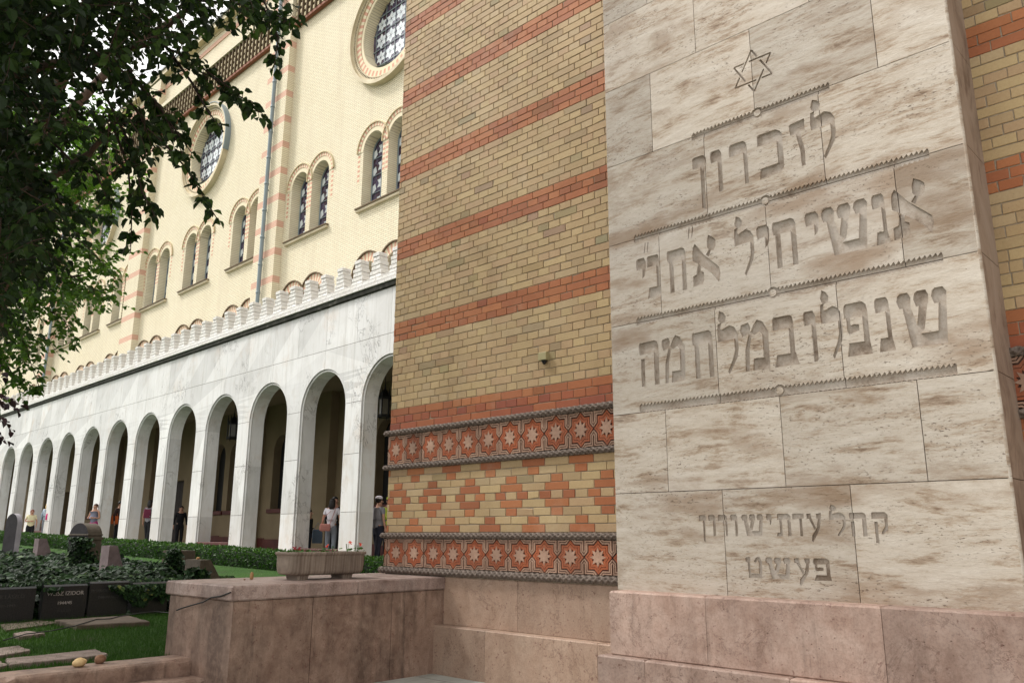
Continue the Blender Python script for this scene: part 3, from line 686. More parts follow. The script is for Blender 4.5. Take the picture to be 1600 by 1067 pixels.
o = mb.build('carved_face', [M_TRAV, M_GROOVE, M_PICK], mem); o.location = MO; fixn(o)
# sides: the visible right return, with a slim rounded arris at the corner
mb = MB(); zz = [ZB] + HZ + [ZT]
for a, b in zip(zz[:-1], zz[1:]):
    mb.box(XR - .03, XR + .004, YM + .022, YW - .002, a + .002, b - .002, 0, random.random(), .002)
    mb.box(XM - .02, XM + .01, YM + .012, YW - .002, a + .002, b - .002, 0, random.random(), .002)
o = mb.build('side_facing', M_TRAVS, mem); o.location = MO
mb = MB(); mb.tube([(XR - .004, YM + .010, ZB), (XR - .004, YM + .010, ZT)], .0115, 10); o = mb.build('corner_bead', M_TRAV, mem, True); o.location = MO
mb = MB(); mb.box(XM + .0, XR - .032, YM + .04, YW, ZB, ZT); o = mb.build('core', M_GROOVE, mem); o.location = MO
def mblocks(name, m, *a, **k):
    o = blocks(name, m, mem, *a, **k); o.location = MO; return o
mblocks('plinth', M_RED, -3.90, 4.6, 5.19, YW, -.852, ZB + .0, [-3.08, -1.90, -.3, 1.5], bev=.012)
mblocks('plinth_step', M_RED, -3.97, 4.6, 5.12, YW, -1.40, -.85, [-3.55, -2.47, -1.2, .6, 2.2], bev=.012)

# ================================================================== PEDESTAL, STEPS, KERB
ped = tag(empty('limestone_pedestal', (-7.0, 4.6, -1.31)), 'weathered red limestone block wall carrying the flower trough', 'wall')
E_ = Vector((7.0, -4.6, 1.31))
mb = MB()
for y0, y1 in ((3.50, 4.26), (4.26, 5.14), (5.14, 6.9)): mb.box(-7.60, -6.445, y0 + (.003 if y0 > 3.6 else 0), y1 - .003, -1.5, -.523, 0, random.random(), .006)
o = mb.build('pedestal_body', M_PED, ped); o.location = E_
mb = MB()
for y0, y1 in ((3.47, 4.72), (4.72, 6.9)): mb.box(-7.64, -6.425, y0 + .002, y1 - .002, -.52, -.40, 0, random.random(), .012)
o = mb.build('coping', M_COPE, ped); o.location = E_
kb = tag(empty('garden_steps', (-7.1, 0, -1.31)), 'two low weathered red stone steps edging the lawn below the pedestal', 'steps')
def kerbpart(name, x0, x1, z0, z1, ys, m):
    mb = MB()
    for a, b in zip(ys[:-1], ys[1:]):
        n = max(2, int(abs(b - a) / .05)); rows = []
        t = random.random()
        for i in range(n + 1):
            y = a + .003 + (b - a - .006) * i / n
            nz = noise.noise(Vector((x1 * 3, y * 7, 0))) * .012; nx_ = noise.noise(Vector((5, y * 6, 3))) * .012
            ch = .03 if noise.noise(Vector((1.7, y * 3.1, 8))) > .35 else 0
            rows.append([(x0, y, z0), (x0, y, z1 - .004), (x0 + .02, y, z1 + nz * .3), (x1 - .035 - ch, y, z1 + nz * .3), (x1 - .008 + nx_, y, z1 - .012 - abs(nz) - ch * .5), (x1 + nx_ * .6, y, z1 - .03 - ch), (x1, y, z0)])
        mb.grid(rows, 0, t); mb.fan(rows[0], 0, t, True); mb.fan(rows[-1], 0, t)
    o = mb.build(name, m, kb, False); o.location = (7.1, 0, 1.31); return o
kerbpart('kerb', -7.42, -7.08, -1.5, -1.02, [3.497, 2.95, 1.2, -.7, -2.6, -4.6, -7], M_PED)
kerbpart('lower_step', -7.09, -6.80, -1.6, -1.15, [3.495, 2.2, .3, -1.6, -3.6, -7], M_PED)

# flower trough
pl = tag(empty('flower_trough', (-6.955, 4.665, -.40)), 'long pale stone trough with rounded ends and two feet on the pedestal', 'planter')
def stad(hw, hl, r_, z, n=5, ns=8):
    P = []; C = ((hw - r_, hl - r_, 0), (-hw + r_, hl - r_, PI / 2), (-hw + r_, -hl + r_, PI), (hw - r_, -hl + r_, 3 * PI / 2))
    for q in range(4):
        cx, cy, a0 = C[q]
        for i in range(n + 1): a = a0 + PI / 2 * i / n; P.append((cx + r_ * math.cos(a), cy + r_ * math.sin(a), z))
        nx_, ny_, a1 = C[(q + 1) % 4]; e = (nx_ + r_ * math.cos(a1), ny_ + r_ * math.sin(a1)); p0 = P[-1]
        for i in range(1, ns): P.append((p0[0] + (e[0] - p0[0]) * i / ns, p0[1] + (e[1] - p0[1]) * i / ns, z))
    return P
mb = MB()
prof = [(.12, .36, .08, .044), (.15, .395, .09, .049), (.162, .41, .09, .062), (.168, .418, .09, .085), (.171, .422, .09, .14), (.174, .426, .1, .214), (.176, .428, .1, .222), (.186, .438, .1, .228), (.188, .441, .1, .244), (.184, .437, .1, .252), (.158, .41, .08, .253), (.154, .405, .08, .225)]
rs = [stad(a, b, c, z) for a, b, c, z in prof]; mb.grid(rs, 0, .5, True); mb.fan(rs[0], 0, .5, True)
mb.build('trough', M_PLANTER, pl, True)
mb = MB(); mb.fan(stad(.155, .406, .08, .235)); mb.build('soil', M_SOIL, pl)
for s_ in (-1, 1):
    mb = MB(); mb.grid([stad(.11, .055, .03, 0), stad(.115, .062, .03, .035), stad(.13, .075, .03, .052)], 0, .5, True); o = mb.build('foot', M_PLANTER, pl); o.location = (0, .25 * s_ - .01, 0)

M_GERL = leafmat('geranium_leaf', [(0, (.03, .08, .02)), (1, (.09, .18, .04))], .6, .2)
M_GERF = mat('red_petal', None, .6, (.75, .09, .045)); M_GERD = mat('crimson_petal', None, .6, (.35, .012, .03))
def disc(mb, c, n_, r_, t, k=6):
    n_ = n_.normalized(); a = n_.orthogonal().normalized(); b = n_.cross(a)
    mb.fan([c + (a * math.cos(2 * PI * i / k) + b * math.sin(2 * PI * i / k)) * r_ * random.uniform(.8, 1.1) for i in range(k)], 0, t)
def rv(s_=1): return Vector((random.uniform(-1, 1), random.uniform(-1, 1), random.uniform(-1, 1))) * s_
gl = ['at the left end', 'with dark crimson blooms near the left end', 'with sparse leaves left of centre', 'in the middle', 'with trailing leaves right of centre', 'with the largest red bloom', 'at the right end beside the tiles']
for i, (dy, h, n, fc, sd_) in enumerate(((-.46, .055, 4, M_GERD, 1), (-.40, .05, 5, M_GERD, 1), (-.2, .05, 10, None, 0), (-.03, .07, 14, M_GERF, 1), (.14, .08, 12, None, 0), (.30, .10, 7, M_GERF, 1), (.47, .085, 16, M_GERF, 1))):
    g_ = tag(empty('geranium', (-6.95 + random.uniform(-.04, .08), 4.665 + dy * .82, -.165)), 'small red geranium in the stone trough, ' + gl[i] if fc else 'small green bedding plant in the stone trough, ' + gl[i], 'plant', 'bedding plants in the stone trough')
    mb = MB()
    for k in range(n): disc(mb, Vector((random.uniform(-.07, .07), random.uniform(-.06, .06), random.uniform(0, h * .6))), Vector((random.uniform(-1, 1), random.uniform(-1, 1), 1)), random.uniform(.012, .022), random.random())
    for k in range(4): mb.tube([(0, 0, -.01), (random.uniform(-.04, .04), random.uniform(-.04, .04), h * .9)], .0018, 4)
    mb.build('foliage', M_GERL, g_)
    if fc:
        mb = MB(); c = Vector((.05, random.uniform(-.01, .01), h))
        for k in range(14): disc(mb, c + rv(.014), rv() + Vector((0, 0, .3)), .008, .5, 5)
        mb.build('blossom', fc, g_)
def pebble(name, loc, r, m, label, cat='stone', sq=(1, 1, .6), seed=0):
    bm = bmesh.new(); bmesh.ops.create_icosphere(bm, subdivisions=3, radius=1)
    for v in bm.verts:
        n_ = noise.noise(v.co * 1.1 + Vector((seed, 0, 0))) * .14 + noise.noise(v.co * 4 + Vector((seed, 0, 0))) * .06
        v.co = Vector((v.co.x * sq[0], v.co.y * sq[1], v.co.z * sq[2])) * r * (1 + n_)
    me = bpy.data.meshes.new(name); bm.to_mesh(me); bm.free(); me.materials.append(m)
    me.polygons.foreach_set('use_smooth', [True] * len(me.polygons))
    o = bpy.data.objects.new(name, me); col.objects.link(o); o.location = (loc[0], loc[1], loc[2] + r * sq[2] * .85)
    return tag(o, label, cat)
M_P1 = stone('yellow_pebble', (.42, .27, .12), (.62, .46, .24), 20); M_P2 = stone('brown_pebble', (.12, .06, .035), (.26, .14, .08), 20); M_P3 = stone('tan_pebble', (.25, .13, .05), (.42, .25, .12), 20)
pebble('pebble', (-7.27, 2.66, -1.02), .052, M_P1, 'rounded yellow pebble on the stone kerb, left of the brown one', seed=1, sq=(.85, 1.05, .72))
pebble('pebble', (-7.33, 2.84, -1.02), .045, M_P2, 'dark brown rough pebble on the stone kerb, right of the yellow one', seed=5, sq=(.9, 1, .85))
p = atZ(393, 905, -.40); pebble('pebble', p, .022, M_P3, 'upright orange brown pebble on the pedestal left of the trough', seed=9, sq=(.8, .8, 1.7))
p = atZ(382, 906, -.40); pebble('pebble', p, .009, M_P2, 'tiny black pebble on the pedestal top beside the upright one', seed=3, sq=(1, 1, .8))
def cable(name, P, label, r_=.006):
    mb = MB(); mb.tube(P, r_, 6); tag(mb.build(name, M_BLACK, None, True), label, 'cable')
c_ = lambda x, y: atY(x, y, 3.462)
cable('cable', [c_(360, 925), c_(345, 931), c_(330, 933), c_(318, 940), c_(300, 945), c_(283, 950), c_(276, 953)], 'thin black cable sagging across the end of the pedestal')
cable('cable', [atZ(x, y, -.985) for x, y in ((266, 957), (240, 955), (215, 958), (188, 962), (172, 966), (150, 967), (118, 977), (80, 985), (40, 990), (5, 1000))], 'thin black cable lying over the brown slab and the grass')
# little box and drip stain on the brick wall
o = empty('wall_junction_box', (-5.055, YW - .002, 1.675)); tag(o, 'small olive junction box with a dark cable hood on the brick wall', 'box')
M_OLIVE = mat('olive_plastic', None, .5, (.34, .30, .16))
mb = MB(); mb.box(-.05, .05, -.05, 0, -.03, .05, 0, .5, .006); mb.build('housing', M_OLIVE, o)
mb = MB(); mb.lathe([(.012, -.035), (.02, -.02), (.032, 0)], 12, (.012, -.03, -.032)); mb.build('cable_hood', M_BLACK, o, True)

# ================================================================== ARCADE AND SYNAGOGUE (one rigid frame, turned 1.03 degrees)
TT = -.018; C1 = 12.68; DU = 4.0
ARZ = math.atan(TT)
def L1(xp): return C1 * xp / (1 - TT * xp)                  # y=1 coordinate -> along the arcade front
def L2(xp): return (C1 + DU) * xp / (1 - TT * xp)
arc = tag(empty('marble_arcade', (0, C1, 0), ARZ), 'long white marble arcade with round arches and stepped battlements', 'arcade')
PIT = 3.07; A0 = -17.87           # left edge of arch 0
ARCH = [A0 - PIT * n for n in range(-2, 17)]   # left edges
WO = 2.235; APEX = 4.62; ZC0, ZC1 = 6.50, 6.68
x_hi = ARCH[0] + WO + 1.2; x_lo = ARCH[-1] - 1
random.seed(11)
wallpolys = [rect(x_lo, x_hi, -1.7, ZC0)]
big = []; small = []
for x in ARCH:
    big.append(archpoly(x - .055, x + WO + .055, -1.6, APEX + .055, 20)); small.append(archpoly(x, x + WO, -1.6, APEX, 20))
JT = []
rows_z = [-1.7, -.05, 1.35, 2.75]
# joint lines in the facing
for z in (.62, 2.15, 3.55): JT.append(rect(x_lo, x_hi, z - .006, z + .006))
JT.append(rect(x_lo, x_hi, 5.22, 5.232))
k = 0; x = x_lo + .6
while x < x_hi:
    JT.append(rect(x - .005, x + .005, 5.23, ZC0)); x += 1.535
for x in ARCH: JT.append(rect(x + WO / 2 - .005, x + WO / 2 + .005, 4.70, 5.22))
JBx = [(P, bbx(P)) for P in JT]
def wcls(x, z):
    if not (x_lo < x < x_hi and -1.7 < z < ZC0): return None
    i = round((ARCH[0] - x) / PIT + .0)
    for q in (i - 1, i, i + 1):
        if 0 <= q < len(ARCH):
            if inpoly(x, z, small[q]): return ('h', 0, .5)
            if inpoly(x, z, big[q]): return (.075, 0)
    if hit(JBx, x, z): return (.006, 1)
    return (0, 0)
def wtone(x, z):
    r_ = int((z + 10) / 1.45); return random.Random(int(x / 1.535) * 31 + r_ * 7).random()
def carve2(mb, polys, cls, place, tone):
    # like carve but 'h' faces are left open
    vs = []; es = []
    for P in polys:
        k = len(vs); vs += [Vector(p) for p in P]; es += [(k + i, k + (i + 1) % len(P)) for i in range(len(P))]
    ov, oe, of, *_ = delaunay_2d_cdt(vs, es, [], 0, 1e-5)
    em = {}
    for tri in of:
        cx = sum(ov[i].x for i in tri) / 3; cz = sum(ov[i].y for i in tri) / 3; k = cls(cx, cz)
        for a in range(3):
            e = (tri[a], tri[(a + 1) % 3]); em.setdefault((min(e), max(e)), []).append(k)
        if k is None or k[0] == 'h': continue
        mb.face([place(ov[i].x, ov[i].y, k[0]) for i in tri], k[1], tone(cx, cz))
    for (a, b), l in em.items():
        if len(l) < 2 or l[0] is None or l[1] is None: continue
        d = [q[2] if q[0] == 'h' else q[0] for q in l]
        if abs(d[0] - d[1]) < 1e-6: continue
        A, B = ov[a], ov[b]; d1, d2 = min(d), max(d)
        mb.face([place(A.x, A.y, d1), place(B.x, B.y, d1), place(B.x, B.y, d2), place(A.x, A.y, d2)], 0, tone((A.x + B.x) / 2 + .7, (A.y + B.y) / 2))
mb = MB(); carve2(mb, wallpolys + big + small + JT, wcls, lambda x, z, d: (x, d, z), wtone)
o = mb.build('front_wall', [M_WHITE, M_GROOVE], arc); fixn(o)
# inner face of the front wall + soffit ribs
mb = MB()
def wcls2(x, z):
    if not (x_lo < x < x_hi and -1.7 < z < ZC0): return None
    i = round((ARCH[0] - x) / PIT)
    for q in (i - 1, i, i + 1):
        if 0 <= q < len(ARCH) and inpoly(x, z, small[q]): return ('h', 0, .5)
    return (.5, 0)
carve2(mb, wallpolys + small, wcls2, lambda x, z, d: (x, d, z), lambda x, z: .5)
mb.build('inner_face', M_PLASTER, arc)
# bead around each arch
for x in ARCH:
    mb = MB(); P = [(x - .0, -1.5)] + [(x + WO / 2 - (WO / 2) * math.cos(PI * i / 22), APEX - WO / 2 + (WO / 2) * math.sin(PI * i / 22)) for i in range(23)] + [(x + WO, -1.5)]
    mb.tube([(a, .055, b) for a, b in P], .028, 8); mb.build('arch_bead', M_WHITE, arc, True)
# cornice, coping, merlons
mb = MB(); mb.box(x_lo, x_hi, -.02, .6, ZC0, ZC0 + .03, 1); mb.box(x_lo, x_hi, -.07, .6, ZC0 + .03, ZC0 + .16, 1)
mb.box(x_lo, x_hi, -.12, .6, ZC0 + .16, ZC0 + .30, 0); mb.box(x_lo, x_hi, -.09, .55, ZC0 + .30, ZC0 + .40, 0)
M_DARKBAND = mat('dark_band_marble', lambda g, b: g.put(b.inputs['Base Color'], g.ramp(g.noise(g.coord(), 5, 5), [(.35, (.03, .03, .024)), (.6, (.06, .06, .05)), (.8, (.2, .19, .17))])), .9)  # darker, patchy marble for the two lower cornice bands
mb.build('cornice', [M_MERLON, M_DARKBAND], arc)
mer = None; MPI = PIT / 3.5; x = -17.55 + MPI * 6; n = 0; zm = ZC0 + .40
def merlon_mesh():
    mb = MB(); tiers = [(.245, 0, .25), (.19, .25, .50), (.135, .50, .74)]
    prev = None
    for hw, a, b in tiers:
        for q in range(2):
            zz0 = a + (b - a) * q / 2; e = random.uniform(-.012, .012); mb.box(-hw + e, hw + e * .5, random.uniform(0, .012), .29 + random.uniform(0, .01), zz0 + .001, zz0 + (b - a) / 2 - .001, 0, random.random(), .016)
    return mb
while x > x_lo + .5:
    if n < 90:
        if mer is None: mer = merlon_mesh().build('merlon', M_MERLON, arc); q = mer
        else: q = mer.copy(); col.objects.link(q)
        q.location = (x, .0, zm); q.scale = (random.uniform(.95, 1.05), 1, random.uniform(.96, 1.05))
    x -= MPI; n += 1
# vault / roof of the gallery
mb = MB(); mb.box(x_lo, x_hi, .5, DU - .02, 5.15, 5.25); mb.build('gallery_ceiling', M_PLASTER, arc)
mb = MB(); mb.box(x_lo, x_hi, .56, DU - .02, 6.5, 6.6); mb.build('gallery_roof', M_ROOF, arc)

# ---- synagogue wall
syn = tag(empty('synagogue_building', (0, C1, 0), ARZ), 'tall cream brick synagogue with rose windows, paired arched windows and red striped pilasters', 'building')
PAIRS = [-.74, -1.04, -1.337, -1.635, -1.93, -2.215, -2.48, -2.745, -3.0, -3.25, -3.5, -3.74, -3.98, -4.22]
PX = [L2(q) for q in PAIRS]
OW = 1.27; OG = .33; ZS, ZA = 12.12, 15.12
ROSE_I = [2, 5, 8, 11]; RZ = 19.45; RR = 1.78
DOORS = (5, 8)
SX0, SX1 = -88, -9
polys = [rect(SX0, SX1, -1.7, 26.3)]; holes = []
for i, c in enumerate(PX):
    for s_ in (-1, 1):
        a = c + s_ * (OG / 2 + OW / 2)
        holes.append(archpoly(a - OW / 2, a + OW / 2, ZS, ZA, 14))
        holes.append(archpoly(a - OW / 2 + .1, a + OW / 2 - .1, 8.0, 9.85, 12))
        if i not in DOORS: holes.append(archpoly(a - OW / 2 + .05, a + OW / 2 - .05, 1.02, 3.9, 12))
    if i in DOORS: holes.append(rect(c - 1.0, c + 1.0, -1.3, 2.5))
for i in ROSE_I: holes.append([(PX[i] + RR * math.cos(2 * PI * k / 40), RZ + RR * math.sin(2 * PI * k / 40)) for k in range(40)])
HBx = [(P, bbx(P)) for P in holes]
def scls(x, z):
    if not (SX0 < x < SX1 and -1.7 < z < 26.3): return None
    if hit(HBx, x, z): return ('h', 0, .5 if z > 6 else .35)
    return (0, 0 if z > 6.55 else 1)
mb = MB(); carve2(mb, polys + [rect(SX0, SX1, -1.7, 6.55)] + holes, scls, lambda x, z, d: (x, DU + d, z), lambda x, z: .5)
# reveal faces low down take plaster too: assign by height
for i, f in enumerate(mb.f):
    if max(mb.v[k][2] for k in f) < 6.6: mb.m[i] = 1
mb.build('brick_wall', [M_CREAM, M_PLASTER], syn)
mb = MB(); mb.box(SX0, SX1, DU + .75, DU + 12, -1.7, 26.2); mb.build('nave_core', M_LBROWN, syn)
mb = MB(); mb.box(SX0, SX1, DU - .05, DU + .6, 26.3, 26.45); mb.box(SX0, SX1, DU - .35, DU + 12.3, 26.45, 26.75); mb.box(SX0, SX1, DU - .42, DU + 12.3, 26.75, 26.85, 1); mb.build('roof', [M_MOULD, M_ROOF], syn)
mb = MB(); mb.box(SX0, SX1, DU - .04, DU, 25.7, 25.95); mb.build('brick_band', M_STRIPE, syn)
# low dado and red sills inside the gallery
edges = [SX0]
for i in DOORS[::-1]: edges += [PX[i] - 1.15, PX[i] + 1.15]
edges += [SX1]
for a, b in zip(edges[::2], edges[1::2]):
    for k in range(int((b - a) / 2) + 1):
        xa = a + (b - a) * k / (int((b - a) / 2) + 1); xb = a + (b - a) * (k + 1) / (int((b - a) / 2) + 1)
        mb = MB(); mb.box(xa, xb, DU - .03, DU, -1.5, zg(xa) + .5); mb.build('red_dado', M_DADO, syn)
# gallery pilasters
for i in range(len(PX) - 1):
    c = (PX[i] + PX[i + 1]) / 2; mb = MB(); mb.box(c - .45, c + .45, DU - .35, DU + .0, -1.5, 5.15); mb.build('gallery_pier', M_PLASTER, syn)
def ring(mb, cx, cz, r0, r1, y0, y1, a0=0, a1=2 * PI, n=48, mats=(0,), rz=1):
    for i in range(n):
        a = a0 + (a1 - a0) * i / n; b = a0 + (a1 - a0) * (i + 1) / n
        P = lambda r_, t, y: (cx + r_ * math.cos(t), y, cz + r_ * math.sin(t))
        m_ = mats[i % len(mats)]
        mb.face([P(r0, a, y0), P(r0, b, y0), P(r1, b, y0), P(r1, a, y0)], m_)
        mb.face([P(r1, a, y0), P(r1, b, y0), P(r1, b, y1), P(r1, a, y1)], m_)
        mb.face([P(r0, a, y1), P(r0, b, y1), P(r0, b, y0), P(r0, a, y0)], m_)
def star6(mb, cx, cz, r_, y, gap=.9, t=.03):
    for k in range(6):
        a = PI / 2 + k * PI / 3 ; h = r_ / 2
        d = lambda ang, q: (cx + q * math.cos(ang), cz + q * math.sin(ang))
        p0 = (cx + .06 * r_ * math.cos(a), cz + .06 * r_ * math.sin(a)); p1 = d(a - PI / 6, .50 * r_ / math.cos(PI / 6) * .95); p2 = d(a, r_ * .97); p3 = d(a + PI / 6, .50 * r_ / math.cos(PI / 6) * .95)
        mb.face([(p0[0], y, p0[1]), (p1[0], y, p1[1]), (p2[0], y, p2[1]), (p3[0], y, p3[1])])
def window_parts():
    """a lancet window: trim ring, glass, white glass stars, bars"""
    w = empty('arched_window'); r_ = OW / 2; zc = ZA - ZS - r_
    mb = MB(); ring(mb, 0, zc, r_ + .005, r_ + .19, -.012, .0, 0, PI, 20, (1,)); ring(mb, 0, zc, r_ + .19, r_ + .34, -.03, 0, 0, PI, 30, (0, 1)); ring(mb, 0, zc, r_ + .34, r_ + .38, -.07, 0, 0, PI, 24, (2,))
    mb.build('arch_trim', [M_VRED, M_VCREAM, M_LTAN], w)
    mb = MB()
    for s_ in (-1, 1):
        mb = MB(); mb.grid([[(s_ * (r_ + .265) + x, -.004, zc + .01 - (k // 2) * .1 - (k // 2) * .0) for x in (-.075, .075)] for k in range(0, 28, 2)])
        mb.m = [q % 2 for q in range(len(mb.f))]; mb.build('quoin_strip', [M_VCREAM, M_VRED], w)
    mb = MB(); P = archpoly(-r_, r_, 0, ZA - ZS, 14); mb.fan([(a, .47, b) for a, b in P], 0, .5, True); g_ = mb.build('glass', M_GLASS, w)
    mb = MB(); z = .35
    while z < ZA - ZS - .2:
        star6(mb, 0, z, .34, .462)
        for s_ in (-1, 1): mb.face([(s_ * .34, .462, z - .2), (s_ * .58, .462, z - .38), (s_ * .58, .462, z - .02), (s_ * .42, .462, z + .05)])
        z += .72
    mb.build('white_glass_star', M_WGLASS, g_)
    mb = MB()
    for z in (.72, 1.44, 2.16): mb.box(-r_, r_, .43, .45, z - .015, z + .015)
    mb.box(-.015, .015, .428, .452, 0, ZA - ZS - .02)
    mb.tube([(-r_ + .03, .44, .02)] + [(r_ * .95 * -math.cos(PI * i / 14), .44, zc + r_ * .95 * math.sin(PI * i / 14)) for i in range(15)] + [(r_ - .03, .44, .02), (-r_ + .03, .44, .02)], .028, 6)
    mb.build('glazing_bars', M_LEAD, w)
    return w
wp = None; lp = None; gp = None
def lowwin():
    w = empty('low_arched_window'); r_ = OW / 2 - .1; H = 1.85; zc = H - r_
    mb = MB(); ring(mb, 0, zc, r_ + .02, r_ + .36, -.02, 0, -.2, PI + .2, 26, (0, 1)); ring(mb, 0, zc, r_ + .36, r_ + .41, -.09, 0, -.2, PI + .2, 22, (2,)); mb.build('arch_trim', [M_VRED, M_VCREAM, M_LBROWN], w)
    mb = MB(); mb.fan([(a, .45, b) for a, b in archpoly(-r_, r_, 0, H, 12)], 0, .5, True); mb.build('glass', M_GLASS, w); return w
def galwin():
    w = empty('gallery_window'); r_ = OW / 2 - .05; H = 2.88
    mb = MB(); mb.fan([(a, .33, b) for a, b in archpoly(-r_, r_, 0, H, 12)], 0, .5, True); mb.build('glass', M_BLACK, w)
    mb = MB(); mb.box(-r_ - .14, r_ + .14, -.09, .3, -.16, 0, 0, .5, .01); mb.build('red_sill', M_DADO, w); return w
for i, c in enumerate(PX):
    if c < -66: continue
    for s_ in (-1, 1):
        a = c + s_ * (OG / 2 + OW / 2)
        if wp is None: wp = window_parts(); w = wp
        else: w = copy_tree(wp)
        w.parent = syn; w.location = (a, DU, ZS)
        if lp is None: lp = lowwin(); w = lp
        else: w = copy_tree(lp)
        w.parent = syn; w.location = (a, DU, 8.0)
        if i not in DOORS:
            if gp is None: gp = galwin(); w = gp
            else: w = copy_tree(gp)
            w.parent = syn; w.location = (a, DU, 1.02)
    mb = MB(); hw = OG / 2 + OW + .18; mb.box(c - hw, c + hw, DU - .12, DU + .02, ZS - .16, ZS - .05, 0, .5, .01); mb.box(c - hw - .02, c + hw + .02, DU - .16, DU + .45, ZS - .05, ZS + .0, 1); mb.build('window_sill', [M_MOULD, M_LBROWN], syn)
for i in DOORS:
    mb = MB(); c = PX[i]; mb.box(c - 1.0, c - .01, DU + .3, DU + .34, -1.2, 2.5); mb.box(c + .01, c + 1.0, DU + .3, DU + .34, -1.2, 2.5); d_ = mb.build('door', M_DARKWOOD, syn)
    mb = MB(); mb.lathe([(0, -.04), (.03, -.03), (.03, .03), (0, .04)], 8, (c + .1, DU + .26, zg(c) + 1.0)); mb.build('handle', M_LEAD, d_)
# plaque with lettering over the first door
def textmesh(body, size, name, m, parent, loc, rot, ext=.002, align='CENTER'):
    cu = bpy.data.curves.new(name, 'FONT'); cu.body = body; cu.size = size; cu.extrude = ext; cu.align_x = align; cu.resolution_u = 3
    t = bpy.data.objects.new('tmp', cu); col.objects.link(t); bpy.context.view_layer.update()
    me = bpy.data.meshes.new_from_object(t.evaluated_get(bpy.context.evaluated_depsgraph_get())); bpy.data.objects.remove(t); bpy.data.curves.remove(cu)
    me.name = name; me.materials.clear(); me.materials.append(m); o = bpy.data.objects.new(name, me); col.objects.link(o); o.parent = parent; o.location = loc; o.rotation_euler = rot; return o
# rose windows
def rosewin():
    w = empty('rose_window'); mb = MB()
    ring(mb, 0, 0, RR + .01, RR + .16, -.03, .0, n=60, mats=(1,)); ring(mb, 0, 0, RR + .16, RR + .40, -.06, 0, n=96, mats=(0, 1)); mb.build('voussoir_ring', [M_VRED, M_VCREAM], w)
    mb = MB(); ring(mb, 0, 0, RR + .40, RR + .44, -.12, 0, n=60); ring(mb, 0, 0, RR + .52, RR + .60, -.16, 0, n=60); ring(mb, 0, 0, RR + .60, RR + .74, -.26, 0, n=60)
    mb.build('moulded_rim', M_MOULD, w, False)
    mb = MB()
    for k in range(120):
        a = 2 * PI * k / 120; c, s_ = math.cos(a), math.sin(a)
        r0, r1, hw = RR + .44, RR + .52, .022
        mb.face([(c * r0 - s_ * hw, -.12, s_ * r0 + c * hw), (c * r0 + s_ * hw, -.12, s_ * r0 - c * hw), (c * r1 + s_ * hw, -.12, s_ * r1 - c * hw), (c * r1 - s_ * hw, -.12, s_ * r1 + c * hw)])
    mb.build('dentil_ring', M_MOULD, w)
    mb = MB(); ring(mb, 0, 0, RR + .44, RR + .52, -.05, 0, n=48); mb.build('rim_recess', M_LBROWN, w)
    mb = MB(); ring(mb, 0, 0, RR + .735, RR + .775, -.29, 0, -.1 * PI, .45 * PI, 30); mb.build('lead_flashing', M_LEAD, w)
    mb = MB(); mb.face([(-.9, 0.0, -1.52), (.3, 0.0, -1.75), (.3, .45, -1.72), (-.9, .45, -1.5)]); mb.build('lead_sill', M_LEAD, w)
    mb = MB(); mb.fan([(RR * math.cos(2 * PI * k / 40), .47, RR * math.sin(2 * PI * k / 40)) for k in range(40)]); g_ = mb.build('glass', M_GLASS, w)
    mb = MB()
    for ix in range(-3, 4):
        for iz in range(-3, 4):
            cx, cz = ix * .62, iz * .74 + (.0)
            if math.hypot(cx, cz) < RR - .12: star6(mb, cx, cz, min(.39, RR - math.hypot(cx, cz)), .462)
    mb.build('white_glass_star', M_WGLASS, g_)
    mb = MB()
    for q in (-1.55, -.93, -.31, .31, .93, 1.55):
        h = math.sqrt(max(.01, RR * RR - q * q)); mb.box(q - .014, q + .014, .43, .45, -h, h)
    for q in (-1.11, -.37, .37, 1.11):
        h = math.sqrt(max(.01, RR * RR - q * q)); mb.box(-h, h, .425, .445, q - .018, q + .018)
    mb.build('glazing_bars', M_LEAD, w)
    return w
rp = None
for i in ROSE_I:
    if rp is None: rp = rosewin(); w = rp
    else: w = copy_tree(rp)
    w.parent = syn; w.location = (PX[i], DU, RZ)
# pilasters with red stripes, lattice corbels and downpipes
PIL = [(L2(-1.745) , 1.83), (L2(-2.575), 1.85), (L2(-3.36), 1.85), (L2(-4.1), 1.85), (L2(-.93), 1.85)]
PD = .33
for i, (xr, w_) in enumerate(PIL):
    mb = MB(); a, b = xr - w_, xr; z = 6.6; k = 0
    zs = [6.6]
    first = 10.72 - .30
    zt = first
    while zt > 7: zt -= 1.243
    segs = []; z = 6.6
    while z < 26.3:
        nz = min(zt, 26.3); segs.append((z, nz, 0)); z = nz
        if z >= 26.3: break
        nz = min(zt + .30, 26.3); segs.append((z, nz, 1)); z = nz; zt += 1.243
    for z0, z1, m_ in segs:
        e = .004 if m_ else 0
        mb.face([(a, DU - PD, z0), (b, DU - PD, z0), (b, DU - PD, z1), (a, DU - PD, z1)], m_)
        mb.face([(b, DU - PD, z0), (b, DU, z0), (b, DU, z1), (b, DU - PD, z1)], m_)
        mb.face([(a, DU, z0), (a, DU - PD, z0), (a, DU - PD, z1), (a, DU, z1)], m_)
    mb.build('striped_pilaster', [M_CREAM, M_STRIPE], syn)
def pipe(x):
    mb = MB(); y = DU - PD - .13; mb.tube([(x, y, 6.7), (x, y, 26.2)], .085, 12)
    for k in range(16): zz_ = 7.6 + k * 1.25; mb.lathe([(.085, -.05), (.10, -.045), (.10, .045), (.085, .05)], 12, (x, y, zz_))
    for k in range(6): mb.box(x - .015, x + .015, y, y + .14, 8.4 + k * 3.2, 8.44 + k * 3.2)
    return mb.build('downpipe', M_LEAD, syn, True)
